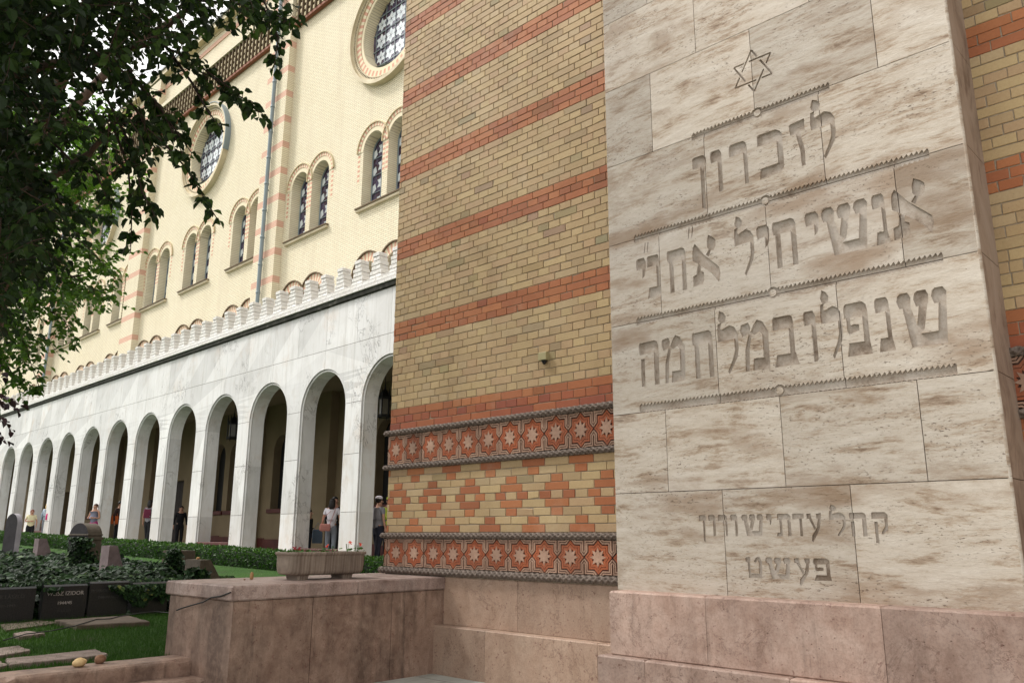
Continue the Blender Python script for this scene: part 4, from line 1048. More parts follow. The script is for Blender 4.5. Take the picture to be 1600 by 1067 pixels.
pipe(L2(-1.845) * (1 - .46 / 16.68)); pipe(L2(-3.44) * (1 - .46 / 16.68))
bays = [(-30.0 + 0, 0)]
PR = sorted([p for p in PIL], key=lambda q: -q[0])
spans = []
for q in range(len(PR) - 1): spans.append((PR[q + 1][0], PR[q][0] - PR[q][1]))
spans.append((SX0, PR[-1][0] - PR[-1][1])); spans.append((PR[0][0], SX1))
for a, b in spans:
    if b < -72: continue
    mb = MB(); mb.box(a, b, DU - .04, DU, 22.75, 24.15, 1); x = a + .12
    mb.box(a, b, DU - .20, DU - .02, 22.62, 22.75, 2)
    while x < b - .2:
        for r_ in range(4): mb.box(x, x + .22, DU - .2, DU - .04, 22.80 + r_ * .33, 22.98 + r_ * .33, 0)
        mb.box(x + .22, x + .28, DU - .26, DU - .04, 22.75, 24.2, 1)
        x += .36
    mb.box(a, b, DU - .3, DU - .0, 24.2, 24.45, 3)
    mb.build('corbel_lattice', [M_LTAN, M_LBROWN, M_LRED, M_CREAM], syn)
# benches: dark red boards across the arch openings
bn = None
BL = {1: 'dark red board bench across the second visible arch, left of the flower trough', 3: 'dark red board bench across the arch above the ivy covered stone', 8: 'dark red board bench left of the scroll topped gravestone', 9: 'dark red board bench behind the two women at the far left', 6: 'dark red board bench in a middle arch'}
def loc_arc(x, d, z): return Matrix.Rotation(ARZ, 4, 'Z') @ Vector((x, d, z)) + Vector((0, C1, 0))
for n in (1, 3, 9, 10):
    x = A0 - PIT * n; b = empty('bench', loc_arc(x + WO / 2, .25, zg(x)), ARZ)
    lab = {1: 'dark red board bench across the arch just left of the flower trough', 3: 'dark red board bench across the arch above the ivy covered stone', 9: 'dark red board bench just left of the scroll topped gravestone', 10: 'dark red board bench nearest the left edge, behind the woman in cream'}[n]
    tag(b, lab, 'bench', 'dark red benches in the arcade')
    mb = MB(); mb.box(-WO / 2 + .01, WO / 2 - .01, -.24, .2, .40, .48, 0, .5, .008); mb.build('seat', M_DADO, b)
    for s_ in (-1, 1): mb = MB(); mb.box(s_ * .85 - .03, s_ * .85 + .03, -.18, .15, 0, .40); mb.build('leg', M_DARKWOOD, b)
# lanterns
def lantern(loc, label):
    l = tag(empty('hanging_lantern', loc), label, 'lantern', 'wrought iron lanterns hanging in the arcade')
    mb = MB()
    for k in range(6):
        a = PI / 3 * k; c, s_ = math.cos(a) * .2, math.sin(a) * .2; mb.box(c - .015, c + .015, s_ - .015, s_ + .015, -.42, .34); mb.tube([(c, s_, .34), (c * 1.1, s_ * 1.1, .46)], [.014, .002], 5)
        mb.tube([(c, s_, -.42), (c, s_, -.5)], [.014, .002], 5)
    for z in (-.40, -.36, .12, .16): mb.tube([(.21 * math.cos(PI / 3 * k), .21 * math.sin(PI / 3 * k), z) for k in range(7)], .018, 5)
    mb.lathe([(.22, .16), (.12, .3), (.03, .42), (.012, .6)], 6)
    mb.build('frame', M_BLACK, l)
    mb = MB(); mb.lathe([(.17, -.38), (.17, .14)], 6); mb.build('glass', M_LAMPG, l)
    mb = MB(); mb.tube([(0, 0, .5), (0, 0, 5.16 - loc[2])], .012, 6); mb.build('chain', M_BLACK, l)
p = atY(365, 668, 14.6); lantern(p, 'black iron lantern hanging in the arch left of the trough')
p = atY(601, 630, 14.6); lantern(p, 'black iron lantern hanging beside the brick pavilion corner')

# ================================================================== GARDEN: hedge, gravestones, slabs, ivy
LV_T = {}
def leaves_mesh(name, m, data, parent=None, fold=.35):
    """data: (pos, dir, normal, length, tone) lists -> folded pointed leaves"""
    vs = []; fs = []; ts = []
    for p, d, n_, L, t in data:
        s_ = d.cross(n_);
        if s_.length < 1e-4: continue
        s_.normalize(); n_ = s_.cross(d); W = L * .40; k = len(vs)
        up = n_ * (W * fold)
        vs += [p, p + d * (.25 * L) + s_ * W * .9 + up, p + d * (.6 * L) + s_ * W * .75 + up, p + d * L - n_ * (.1 * L), p + d * (.6 * L) - s_ * W * .75 + up, p + d * (.25 * L) - s_ * W * .9 + up]
        fs += [(k, k + 1, k + 2, k + 3), (k, k + 3, k + 4, k + 5)]; ts += [t] * 8
    me = bpy.data.meshes.new(name); me.from_pydata(vs, [], fs); me.materials.append(m)
    at = me.attributes.new('tone', 'FLOAT_COLOR', 'CORNER'); buf = []
    for t in ts: buf += [t, t, t, 1]
    at.data.foreach_set('color', buf)
    o = bpy.data.objects.new(name, me); col.objects.link(o)
    if parent: o.parent = parent
    return o
random.seed(21)
hd = tag(empty('box_hedge', (-25, 12, -.9)), 'low clipped green box hedge running along the foot of the arcade', 'hedge')
data = []
HY0, HY1 = 11.75, 12.25
for i in range(15000):
    X = -13.3 - (random.random() ** 1.2) * 46; z0 = zg(X) - .03; h = .44 + .045 * noise.noise(Vector((X * 1.3, 0, 0)))
    u = random.random()
    if u < .55: p = Vector((X, HY0 - random.uniform(0, .05), z0 + h * random.random())); n_ = Vector((0, -1, .3))
    elif u < .97: p = Vector((X, random.uniform(HY0, HY1), z0 + h + random.uniform(-.03, .05))); n_ = Vector((0, -.2, 1))
    else: p = Vector((-13.3 + random.uniform(-.02, .05), random.uniform(HY0, HY1), z0 + h * random.random())); n_ = Vector((1, 0, 0))
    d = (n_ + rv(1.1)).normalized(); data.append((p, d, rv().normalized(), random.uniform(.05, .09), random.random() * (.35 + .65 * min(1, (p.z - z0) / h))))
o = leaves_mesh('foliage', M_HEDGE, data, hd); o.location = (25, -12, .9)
mb = MB(); n = 46
mb.grid([[(-13.35 - 46 * i / n, y, zg(-13.35 - 46 * i / n) + z) for i in range(n + 1)] for y, z in ((HY0 + .05, -.1), (HY0 + .05, .38), (HY1, .38), (HY1, -.1))]); o = mb.build('dark_inner_box', mat('hedge_inside', None, .9, (.012, .022, .008)), hd); o.location = (25, -12, .9)  # dark inner box added behind the leaves for the hedge's shaded inside

def gstone(name, p, yaw, mbf, mats, label):
    o = mbf.build(name, mats); o.location = p; o.rotation_euler = (0, 0, yaw); return tag(o, label, 'gravestone')
def taper(w, d0, d1, h):
    """upright towards -Y, sloping back towards +Y"""
    mb = MB(); A = [(-w / 2, -d0 / 2, -.3), (w / 2, -d0 / 2, -.3), (w / 2, d0 / 2 + (d0 - d1) * .3 / h, -.3), (-w / 2, d0 / 2 + (d0 - d1) * .3 / h, -.3)]; B = [(-w / 2, -d0 / 2, h), (w / 2, -d0 / 2, h), (w / 2, -d0 / 2 + d1, h), (-w / 2, -d0 / 2 + d1, h)]
    mb.grid([A, B], 0, .5, True); mb.fan(B); return mb
# px-measured places along the row of old stones
def gp_(x, y): q = atG(x, y); return q
# tall round topped tablet at the far left: broad dark face towards -Y/+X
def tablet(w, h, d, n=14):
    mb = MB(); P = [(-w / 2, -.2)] + [(-w / 2 * math.cos(PI * i / n), h - w / 2 + w / 2 * math.sin(PI * i / n)) for i in range(n + 1)] + [(w / 2, -.2)]
    f = [(a, -d / 2, b) for a, b in P]; k = [(a, d / 2, b) for a, b in P]
    mb.fan(f, 1, .5, True); mb.fan(k, 1, .5); mb.grid([f, k], 0, .5, True); return mb
def at_dist(x, y, dist):
    r = ray(x, y); return r * (dist / math.hypot(r.x, r.y))
def sz(px, dist): return px * dist / FPX * .93      # pixels to metres near the left edge
D_ = 24.0; p = at_dist(17, 853, D_); gstone('gravestone', (p.x, p.y, p.z), R(14), tablet(.50, .78, .13), [M_GGREY, M_GDARK], 'tall narrow gravestone with a rounded top, pale edge and dark face, at the far left')
p = at_dist(66, 863, 22); gstone('gravestone', (p.x, p.y, p.z - .02), R(0), taper(.30, .30, .16, .33), [M_GPINK], 'smallest pinkish tapered gravestone among the ivy, second from the left')
def scrollstone():
    mb = MB(); n = 16; w = .62; h = .68; d = .27
    P = [(-w / 2, -.3), (-w / 2, h - .24)] + [(-w / 2 * math.cos(PI * i / n), h - .25 + .25 * math.sin(PI * i / n)) for i in range(1, n)] + [(w / 2, h - .24), (w / 2, -.3)]
    f = [(a, -d / 2, b) for a, b in P]; k = [(a, d / 2, b) for a, b in P]; mb.fan(f, 1, .5, True); mb.fan(k, 1, .5); mb.grid([f, k], 0, .5, True)
    mb.box(-w / 2 - .02, w / 2 + .02, -d / 2 - .02, d / 2 + .02, h - .3, h - .255, 0, .5, .005); mb.box(-w / 2 - .01, w / 2 + .01, -d / 2 - .01, d / 2 + .01, h - .225, h - .195, 0, .5, .005)
    return mb
p = at_dist(129, 876, 17.5); gstone('gravestone', (p.x, p.y, p.z + .0), R(11), scrollstone(), [M_GBROWN, M_GDARK], 'big dark brown gravestone with a scroll shaped moulded top and ivy at its foot')
p = at_dist(174, 889, 15.5); gstone('gravestone', (p.x, p.y, p.z - .02), R(0), taper(.34, .27, .13, .40), [M_GPINK], 'pinkish grey tapered gravestone right of the scroll topped one')
p = at_dist(278, 899, 14.5); gstone('gravestone', (p.x, p.y, p.z), R(6), taper(.50, .30, .26, .39), [M_GBROWN], 'brown upright gravestone half covered by climbing ivy')
p = at_dist(316, 904, 13.0); gstone('gravestone', (p.x, p.y, p.z), R(4), taper(.40, .34, .16, .27), [M_GBROWN], 'low brown tapered gravestone with a pebble on top beside the pedestal')
q = p + Vector((0, 0, .27)); pebble('pebble', (q.x - .02, q.y - .08, q.z), .028, M_P3, 'orange pebble resting on the low tapered gravestone beside the pedestal', seed=4, sq=(1, 1, .7))
# black headstones in a row, faces towards the terrace
hs_ = [(3.02, 3.66, .42), (3.75, 4.27, .43), (4.30, 4.80, .45), (4.86, 5.35, .42), (5.42, 6.0, .42)]
txt = [(('...HER LÁSZLÓ', .062, M_LETTER2), ('1891-1945', .05, M_LETTER2)), (('WEISZ IZIDOR', .068, M_LETTER), ('1944/45', .055, M_LETTER), ('.ת.נ.צ.ב.ה', .045, M_LETTER2)), (('MORKOVITS VILMOS', .05, M_LETTER2), ('1888 MÁRC. 3.', .045, M_LETTER2)), (('KOTT MÓR', .062, M_LETTER), ('1944', .045, M_LETTER2)), ()]
hl = ['black granite headstone at the left edge with faded writing', 'black granite headstone lettered WEISZ IZIDOR', 'black granite headstone with nearly erased writing, third from the left', 'black granite headstone half hidden by hanging ivy', 'black granite headstone partly hidden behind the pedestal corner']
for (y0, y1, h), ts_, lb in zip(hs_, txt, hl):
    g_ = tag(empty('black_headstone', (-11.7, (y0 + y1) / 2, -1.05)), lb, 'gravestone', 'row of small black headstones in front of the ivy')
    w = y1 - y0; mb = MB()
    prof_ = [(0, 0), (0, h - .02), (-.02, h), (-.10, h), (-.12, h - .02), (-.12, 0)]
    rows_ = [[(x, s_ * (w / 2 - e), z) for x, z in prof_] for s_, e in ((-1, 0), (1, 0))]
    mb.grid(rows_, 0, .5, True); mb.fan(rows_[0], 0, .5); mb.fan(rows_[1], 0, .5, True)
    o = mb.build('stone', M_GRANITE, g_); fixn(o)
    z = h - .13
    for s_, sz_, m_ in ts_:
        textmesh(s_, sz_, 'lettering', m_, g_, (.003, 0, z), (PI / 2, 0, PI / 2)); z -= sz_ * 1.65
# slabs lying on the lawn
def slab(pts, z, h, m, label):
    mb = MB(); c = sum((Vector(p) for p in pts), Vector((0, 0))) / len(pts)
    N_ = 10; P = []
    for i in range(len(pts)):
        a = Vector(pts[i]); b = Vector(pts[(i + 1) % len(pts)])
        for k in range(N_):
            q = a.lerp(b, k / N_) + Vector((noise.noise(Vector((k * .9, i * 3.1, z * 40))), noise.noise(Vector((k * .7, i * 2.3, 9))))) * .018; P.append(q)
    A = [(q.x - c.x, q.y - c.y, -.06) for q in P]; B = [(q.x - c.x, q.y - c.y, h - .008) for q in P]; T = [((q.x - c.x) * .985, (q.y - c.y) * .985, h + .004 * noise.noise(Vector((q.x * 5, q.y * 5, 0)))) for q in P]
    mb.grid([A, B, T], 0, .5, True); mb.fan(T); o = mb.build('stone_slab', m); o.location = (c.x, c.y, z); return tag(o, label, 'slab')
def Q(x, y, z=-1.02): p = atZ(x / 5.714, 900 + y / 5.714, z); return (p.x, p.y)
slab([Q(490, 385, -.99), Q(690, 432, -.99), Q(1335, 398, -.99), Q(1150, 345, -.99)], -1.05, .055, M_SLAB, 'brown mossy flat slab lying before the lettered headstones')
slab([Q(0, 420), Q(60, 470), Q(560, 400), Q(350, 385)], -1.05, .02, M_SLAB, 'dark sunken slab with bare soil below the left headstones')
slab([Q(120, 515), Q(170, 545), Q(400, 515), Q(250, 495)], -1.045, .035, M_SLAB2, 'small pale broken stone fragment in the grass at the left')
slab([Q(-400, 690), Q(-300, 760), Q(270, 665), Q(170, 620)], -1.045, .03, M_SLAB2, 'flat pale stone strip at the left edge behind the long one')
slab([Q(-700, 860), Q(-560, 940), Q(60, 800), Q(-20, 740)], -1.045, .03, M_SLAB2, 'flat pale stone entering at the lower left edge')
slab([Q(50, 745), Q(85, 800), Q(960, 705), Q(850, 660)], -1.045, .035, M_SLAB2, 'long pale flat stone set in the grass behind the kerb')
# climbing and covering ivy
def ivy_h(X, Yy):
    f = min(1, max(0, (-11.88 - X) / .5 + .2)) * (X < -11.84) * min(1, max(0, (7.9 - Yy) / .8)) * min(1, max(0, (X + 25) / 3.0))
    return (.42 + .10 * noise.noise(Vector((X * .8, Yy * .8, 3)))) * f
iv = tag(empty('ivy_bed', (-15, 5, -1.0)), kind='stuff'); 
data = []
ivb = [(X_, Y_) for X_ in (0,) for Y_ in (0,)]
cnt = 0
while cnt < 18500:
    X = -11.75 - random.random() ** 1.5 * 12.5; Yy = random.uniform(1.5, 3.2 + (-X) * .42)
    if Yy > 1.0 + (-X) * .41: continue
    h = ivy_h(X, Yy) ; g0 = zg(X) - .03
    if h < .05 and random.random() < .7: continue
    z = g0 + h * (1 - .35 * random.random() ** 2) + random.uniform(-.02, .05) + .16 * noise.noise(Vector((X * 2.2, Yy * 2.2, 7)))
    d = Vector((random.uniform(-.2, 1), random.uniform(-1, 1), random.uniform(-.7, .2))).normalized()
    data.append((Vector((X, Yy, z)), d, (Vector((.35, -.25, 1)) + rv(.55)).normalized(), random.uniform(.06, .15), random.random() ** 1.3 * (1 if random.random() < .12 else .9))); cnt += 1
mbi = MB(); NX, NY = 60, 40
mbi.grid([[(-11.85 - 13 * i / NX, 1.5 + 8 * j / NY, zg(-11.85 - 13 * i / NX) - .04 + .62 * ivy_h(-11.85 - 13 * i / NX, 1.5 + 8 * j / NY)) for i in range(NX + 1)] for j in range(NY + 1)])
tag(mbi.build('ivy_shade_underlay', mat('underlay', lambda g, b: g.put(b.inputs['Base Color'], g.ramp(g.noise(g.coord(), 12, 5), [(.4, (.004, .006, .003)), (.7, (.02, .018, .01))])), .95)), 'added dark shade litter under the ivy', 'underlay', kind='stuff')  # near-black sheet added below the leaves; the gaps' shade is its colour
# hanging fringe over the headstones
for i in range(3300):
    Yy = random.uniform(2.4, 6.4)
    low = .05 + .05 * noise.noise(Vector((Yy * 3, 0, 0))) + (.26 * math.exp(-((Yy - 4.95) / .28) ** 2)) + (.2 if Yy > 5.2 else 0) * random.random()
    z = -1.05 + .47 - random.random() * low; X = -11.80 - .10 * random.random() if z > -.64 else -11.67 + random.uniform(0, .05)
    if z < -.66 and low < .12 and random.random() < .8: continue
    d = Vector((random.uniform(.2, 1), random.uniform(-.6, .6), random.uniform(-1.2, -.3))).normalized()
    data.append((Vector((X, Yy, z)), d, (Vector((1, -.2, .7)) + rv(.4)).normalized(), random.uniform(.05, .09), .6 + .4 * random.random() if (Yy > 4.4 and random.random() < .35) else random.random() * .9))
def climb(px, py, w, hh, dist, n_):
    for i in range(n_):
        u = random.random(); p = at_dist(px + random.gauss(0, w * (1 - .6 * u)), py - hh * u, dist - .12 - .15 * random.random())
        data.append((p, (rv() + Vector((.3, -.2, -.6))).normalized(), (Vector((.5, -.6, .6)) + rv(.4)).normalized(), random.uniform(.06, .10), random.random() * .95))
climb(126, 880, 16, 42, 17.2, 420); climb(272, 905, 12, 48, 14.1, 380); climb(308, 910, 14, 22, 12.7, 260); climb(175, 895, 12, 12, 15.2, 120)
o = leaves_mesh('ivy_bed', M_IVY, [(p + Vector((15, -5, 1)), d, n_, L, t) for p, d, n_, L, t in data], None, .15)
bpy.data.objects.remove(iv)
o.location = (-15, 5, -1.0); tag(o, 'dense dark green ivy covering the old graves', 'ivy', kind='stuff')
# grass blades near the steps
data = []
slabs_ = []
for i in range(60000):
    X = -7.45 - random.random() ** 1.3 * 4.3; Yy = random.uniform(.8, 7.5)
    p = Vector((X, Yy, -1.055)); d = (Vector((0, 0, 1)) + rv(.45)).normalized()
    data.append((p, d, rv().normalized(), random.uniform(.03, .065), random.random() * (.5 + .5 * noise.noise(Vector((X, Yy, 0))))))
vs = []; fs = []; ts = []
for p, d, n_, L, t in data:
    s_ = d.cross(n_).normalized() * .0035; k = len(vs); vs += [p - s_, p + s_, p + d * L]; fs.append((k, k + 1, k + 2)); ts += [t] * 3
me = bpy.data.meshes.new('grass'); me.from_pydata(vs, [], fs); me.materials.append(M_GRASS); at = me.attributes.new('tone', 'FLOAT_COLOR', 'CORNER')
buf = []
for t in ts: buf += [t, t, t, 1]
at.data.foreach_set('color', buf)
o = bpy.data.objects.new('grass', me); col.objects.link(o); tag(o, 'short green grass between the kerb and the headstones', 'grass', kind='stuff')

# ================================================================== TREES
random.seed(5)
def twig_leaves(data, tw, p, d, L, leafL, n, droop=.5, tonef=lambda: random.random()):
    """a twig with alternating leaves"""
    q = p.copy(); dd = d.normalized(); pts = [q.copy()]; st = L / n
    for i in range(n):
        dd = (dd + rv(.22) + Vector((0, 0, -.06 * droop))).normalized(); q = q + dd * st; pts.append(q.copy())
        sd_ = dd.cross(Vector((0, 0, 1)));
        if sd_.length < .1: sd_ = Vector((1, 0, 0))
        sd_.normalize(); sgn = 1 if i % 2 else -1
        ld = (dd * .5 + sd_ * sgn * random.uniform(.4, 1) + Vector((0, 0, -random.uniform(.1, 1.2) * droop)) + rv(.3)).normalized()
        data.append((q + ld * .02, ld, (Vector((0, 0, 1)) + rv(.8)).normalized(), leafL * random.uniform(.65, 1.15), tonef()))
        if random.random() < .35: data.append((q + rv(.01), (ld + rv(.8)).normalized(), (Vector((0, 0, 1)) + rv(.8)).normalized(), leafL * random.uniform(.5, .95), tonef()))
    if tw is not None: tw.tube(pts, [.004 * (1 - .7 * i / n) for i in range(n + 1)], 3, cap=False)
    return q
def samp(poly):
    b = bbx(poly)
    while True:
        x, y = random.uniform(b[0], b[1]), random.uniform(b[2], b[3])
        if inpoly(x, y, poly): return x, y
def spray(data, tw, pxs, d0, d1, leafL, dens, width, droop=.6, tonef=lambda: random.random()):
    P = [atD(x, y, d0 + (d1 - d0) * i / (len(pxs) - 1)) for i, (x, y) in enumerate(pxs)]
    tw.tube(P, [.012 - .009 * i / (len(P) - 1) for i in range(len(P))], 4)
    tot = sum((P[i + 1] - P[i]).length for i in range(len(P) - 1)); n = int(tot * dens)
    for k in range(n):
        t = (k + random.random()) / n; f = t * (len(P) - 1); i = min(int(f), len(P) - 2); q = P[i].lerp(P[i + 1], f - i); ax = (P[i + 1] - P[i]).normalized()
        wd = width * (1 - .75 * t)
        twig_leaves(data, tw, q, ax * .7 + rv(1.0) + Vector((0, 0, -.3)), wd * random.uniform(.5, 1.1), leafL, random.randint(3, 6), droop, tonef)
TRUNK = Vector((-10.2, 2.2, -1.05))
t1 = tag(empty('leafy_tree', TRUNK), 'dark leafy tree overhanging the upper left, its heart shaped leaves hanging in sprays', 'tree')
data = []; tw = MB()
core = [(-260, -420), (330, -420), (420, -160), (330, -55), (270, -25), (190, 10), (120, 45), (85, 120), (60, 185), (70, 250), (95, 320), (65, 385), (30, 440), (-10, 500), (-260, 560)]
fr = [(100, -80), (480, -140), (465, -20), (400, 10), (320, 60), (280, 110), (250, 180), (215, 225), (165, 240), (110, 240), (60, 200), (80, 110)]
TD = lambda: random.random() * .8
TE = lambda: .25 + random.random() * .75
for i in range(3000):
    x, y = samp(core); d = random.choice((random.uniform(5.5, 7.5), random.uniform(7, 11)))
    twig_leaves(data, tw if i % 3 == 0 else None, atD(x, y, d), rv() + Vector((0, 0, -.2)), .34, .078, random.randint(5, 8), .6, TD)
for i in range(750):
    x, y = samp([(-160, -60), (70, -60), (105, 40), (75, 130), (55, 190), (70, 260), (90, 330), (60, 390), (20, 440), (-160, 480)])
    twig_leaves(data, None, atD(x, y, random.uniform(7.5, 10.5)), rv(), .36, .08, 7, .5, TD)
for i in range(620):
    x, y = samp(fr)
    if noise.noise(Vector((x * .02, y * .02, 1.3))) < .06 + (x - 180) * .0009 and random.random() < .93: continue
    d = random.uniform(5.6, 8.5); twig_leaves(data, tw, atD(x, y, d), Vector((.4, .5, -.2)) + rv(.9), .28, .074, random.randint(4, 7), .7, TE)
# unseen twigs added overhead for shade, then sprays along the right and lower edge
for i in range(800):
    c_ = Vector((random.uniform(-13.5, -5.8), random.uniform(-2.5, 4.6), random.uniform(6.9, 9.0)))
    if noise.noise(c_ * .6) < -.15: continue
    twig_leaves(data, None, c_, rv(), .5, .12, 7, .4, TD)
for pxs, w_, de in (([(300, 0), (380, 8), (425, 20), (455, 38)], .32, 16), ([(250, 10), (330, 30), (395, 75), (440, 130)], .0, 0), ([(230, 60), (300, 95), (355, 135), (412, 180)], .32, 15),
                    ([(330, -30), (410, -5), (435, 60), (428, 105)], .16, 10), ([(170, 120), (235, 200), (290, 262), (338, 340)], .24, 13), ([(170, 60), (215, 130), (250, 170), (300, 240)], .2, 9), ([(150, 120), (205, 230), (222, 300), (242, 338)], .28, 13),
                    ([(170, 180), (200, 260), (206, 330), (204, 395)], .2, 9), ([(250, 60), (300, 130), (325, 175), (345, 200)], .14, 8), ([(120, 60), (190, 110), (250, 165), (285, 240)], .36, 16), ([(60, 200), (110, 250), (150, 268), (175, 330)], .34, 14),
                    ([(260, 90), (330, 120), (370, 150), (395, 160)], .2, 10)):
    if w_: spray(data, tw, pxs, 7.2, 6.0, .078, de * .95, w_ * .8, .8, TE)
T1O = -TRUNK
def shift(data, off): return [(p + off, d, n_, L, t) for p, d, n_, L, t in data]
leaves_mesh('crown', M_LEAF, shift(data, T1O), t1)
# trunk and limbs (mostly outside the frame at the left)
tb = MB()
top = TRUNK + Vector((.3, .2, 5.2))
tb.tube([TRUNK + Vector((0, 0, -.2)), TRUNK + Vector((.05, .0, 1.5)), TRUNK + Vector((.15, .1, 3.4)), top], [.24, .19, .16, .12], 12)
def limb(a, pts, r0, r1=.012):
    P = [a] + pts; n = len(P); tb.tube(P, [r0 + (r1 - r0) * i / (n - 1) for i in range(n)], 7)
a = TRUNK + Vector((.15, .1, 3.4))
limb(a, [atD(-60, 250, 8.6), atD(5, 130, 8.2), atD(22, 20, 7.8), atD(60, -60, 7.5)], .09)
limb(atD(5, 130, 8.2), [atD(60, 105, 7.9), atD(140, 90, 7.6), atD(230, 70, 7.2), atD(300, 10, 7)], .045)
limb(a, [atD(-20, 330, 8.2), atD(60, 290, 7.8), atD(140, 240, 7.4), atD(190, 180, 7.2)], .06)
limb(top, [top + Vector((.8, .2, 1.6)), top + Vector((2.6, .2, 3.0)), top + Vector((4.0, .0, 3.6))], .09, .02)
limb(top, [top + Vector((-.2, 1.0, 2.0)), top + Vector((-.6, 2.0, 3.4))], .07, .02)
limb(top, [top + Vector((-.5, -.8, 1.0)), top + Vector((-1.2, -1.6, 1.6))], .09, .03)
tb.v = [tuple(Vector(v) + T1O) for v in tb.v]; tb.build('trunk', M_BARK, t1, True)
tw.v = [tuple(Vector(v) + T1O) for v in tw.v]; tw.build('twigs', M_TWIG, t1)

random.seed(9)
T2 = Vector((-21.5, 2.2, -.85))
t2 = tag(empty('leafy_tree', T2), 'brighter green small leaved tree behind the dark one at the left', 'tree')
data = []; tw = MB()
A_ = [(60, 170), (205, 190), (195, 290), (170, 330), (178, 400), (150, 430), (110, 470), (30, 470), (-120, 560), (-120, 150)]
B_ = [(-120, 430), (40, 450), (120, 440), (175, 440), (150, 480), (100, 500), (70, 545), (30, 560), (10, 620), (-120, 640)]
TL = lambda: random.random()
for i in range(1500):
    x, y = samp(A_)
    if noise.noise(Vector((x * .03, y * .03, 4.3))) < -.2 or math.hypot(x - 160, (y - 368) * .7) < 24: continue
    twig_leaves(data, tw if i % 3 == 0 else None, atD(x, y, random.uniform(12, 16)), rv() + Vector((0, 0, .1)), .5, .10, random.randint(6, 10), .4, TL)
for i in range(420):
    x, y = samp(B_)
    if noise.noise(Vector((x * .03, y * .03, 2.3))) < -.1: continue
    twig_leaves(data, tw, atD(x, y, random.uniform(11.5, 14)), rv() + Vector((.2, .3, -.1)), .45, .095, random.randint(5, 8), .5, TL)
for pxs, w_ in (([(60, 400), (110, 430), (150, 455), (172, 470)], .5), ([(20, 430), (70, 480), (100, 500), (122, 540)], .4), ([(0, 480), (40, 540), (52, 580), (62, 605)], .35), ([(80, 350), (130, 380), (160, 410), (172, 425)], .5), ([(-20, 520), (20, 585), (45, 600), (60, 610)], .2)):
    spray(data, tw, pxs, 13, 12, .095, 11, w_, .5, TL)
leaves_mesh('crown', M_LEAF2, shift(data, -T2), t2)
tb = MB(); a = T2
tb.tube([T2 + Vector((0, 0, -.2)), T2 + Vector((-.2, 0, 1.6)), T2 + Vector((0, .3, 4.0)), T2 + Vector((.6, .9, 5.6))], [.16, .13, .10, .06], 10)
F_ = T2 + Vector((0, .3, 4.0))
for L_ in ([(30, 330, 16), (110, 290, 14), (160, 240, 13.5)], [(-20, 480, 16), (60, 440, 13.5), (130, 430, 12.6)]):
    P = [F_] + [atD(*q) for q in L_]; tb.tube(P, [.07, .05, .03, .012], 6)
tb.v = [tuple(Vector(v) - T2) for v in tb.v]; tb.build('trunk', M_BARK, t2, True)
tw.v = [tuple(Vector(v) - T2) for v in tw.v]; tw.build('twigs', M_TWIG, t2)
# a dark red leaved shrub tip at the left edge
T3 = Vector((-12.9, 1.0, -1.05)); t3 = tag(empty('red_leaved_shrub', T3), 'dark reddish leaves of a shrub poking in at the left edge', 'shrub')
data = []; tw = MB()
for i in range(60):
    x, y = random.uniform(-160, 2), random.uniform(560, 668)
    twig_leaves(data, tw, atD(x, y, random.uniform(9.5, 11)), Vector((.4, .5, -.5)) + rv(.6), .25, .09, 5, .9)
leaves_mesh('crown', M_LEAF3, shift(data, -T3), t3)
q = atD(-90, 640, 10.2); tb = MB(); tb.tube([T3, T3.lerp(q, .5) + Vector((0, 0, .2)), q], [.05, .035, .015], 7); tb.v = [tuple(Vector(v) - T3) for v in tb.v]; tb.build('stem', M_BARK, t3, True)
tw.v = [tuple(Vector(v) - T3) for v in tw.v]; tw.build('twigs', M_TWIG, t3)

# ================================================================== PEOPLE
M_SKIN = mat('skin', None, .6, (.46, .25, .17)); M_SKIND = mat('tanned_skin', None, .6, (.36, .18, .11))
def cloth(name, c): return mat(name, lambda g, b: (g.put(b.inputs['Base Color'], g.mix(g.ramp(g.noise(g.coord(), 6, 4), [(.35, 0), (.7, .35)]), c, tuple(q * .6 for q in c))), g.bump(g.noise(g.coord((1, 1, .5)), 14, 3), .5, .02, b)), .9)
def skinmesh(name, V, E, m, parent, sub=2, root=0):
    me = bpy.data.meshes.new('t'); me.from_pydata([v[0] for v in V], E, []); o = bpy.data.objects.new('t', me); col.objects.link(o)
    sk = o.modifiers.new('s', 'SKIN'); sk.use_smooth_shade = True
    for i, v in enumerate(V):
        r_ = v[1]; o.data.skin_vertices[0].data[i].radius = (r_, r_) if not isinstance(r_, tuple) else r_
        o.data.skin_vertices[0].data[i].use_root = (i == root)
    sb = o.modifiers.new('b', 'SUBSURF'); sb.levels = sub; sb.render_levels = sub
    bpy.context.view_layer.update()
    m2 = bpy.data.meshes.new_from_object(o.evaluated_get(bpy.context.evaluated_depsgraph_get())); bpy.data.objects.remove(o); bpy.data.meshes.remove(me)
    m2.name = name; m2.materials.clear(); m2.materials.append(m); m2.polygons.foreach_set('use_smooth', [True] * len(m2.polygons))
    q = bpy.data.objects.new(name, m2); col.objects.link(q)
    if parent: q.parent = parent
    return q
def ell(mb, c, r, n=10, mi=0):
    rows = []
    for i in range(n + 1):
        a = PI * i / n; rows.append([(c[0] + r[0] * math.sin(a) * math.cos(2 * PI * j / 12), c[1] + r[1] * math.sin(a) * math.sin(2 * PI * j / 12), c[2] - r[2] * math.cos(a)) for j in range(12)])
    mb.grid(rows, mi, .5, True)
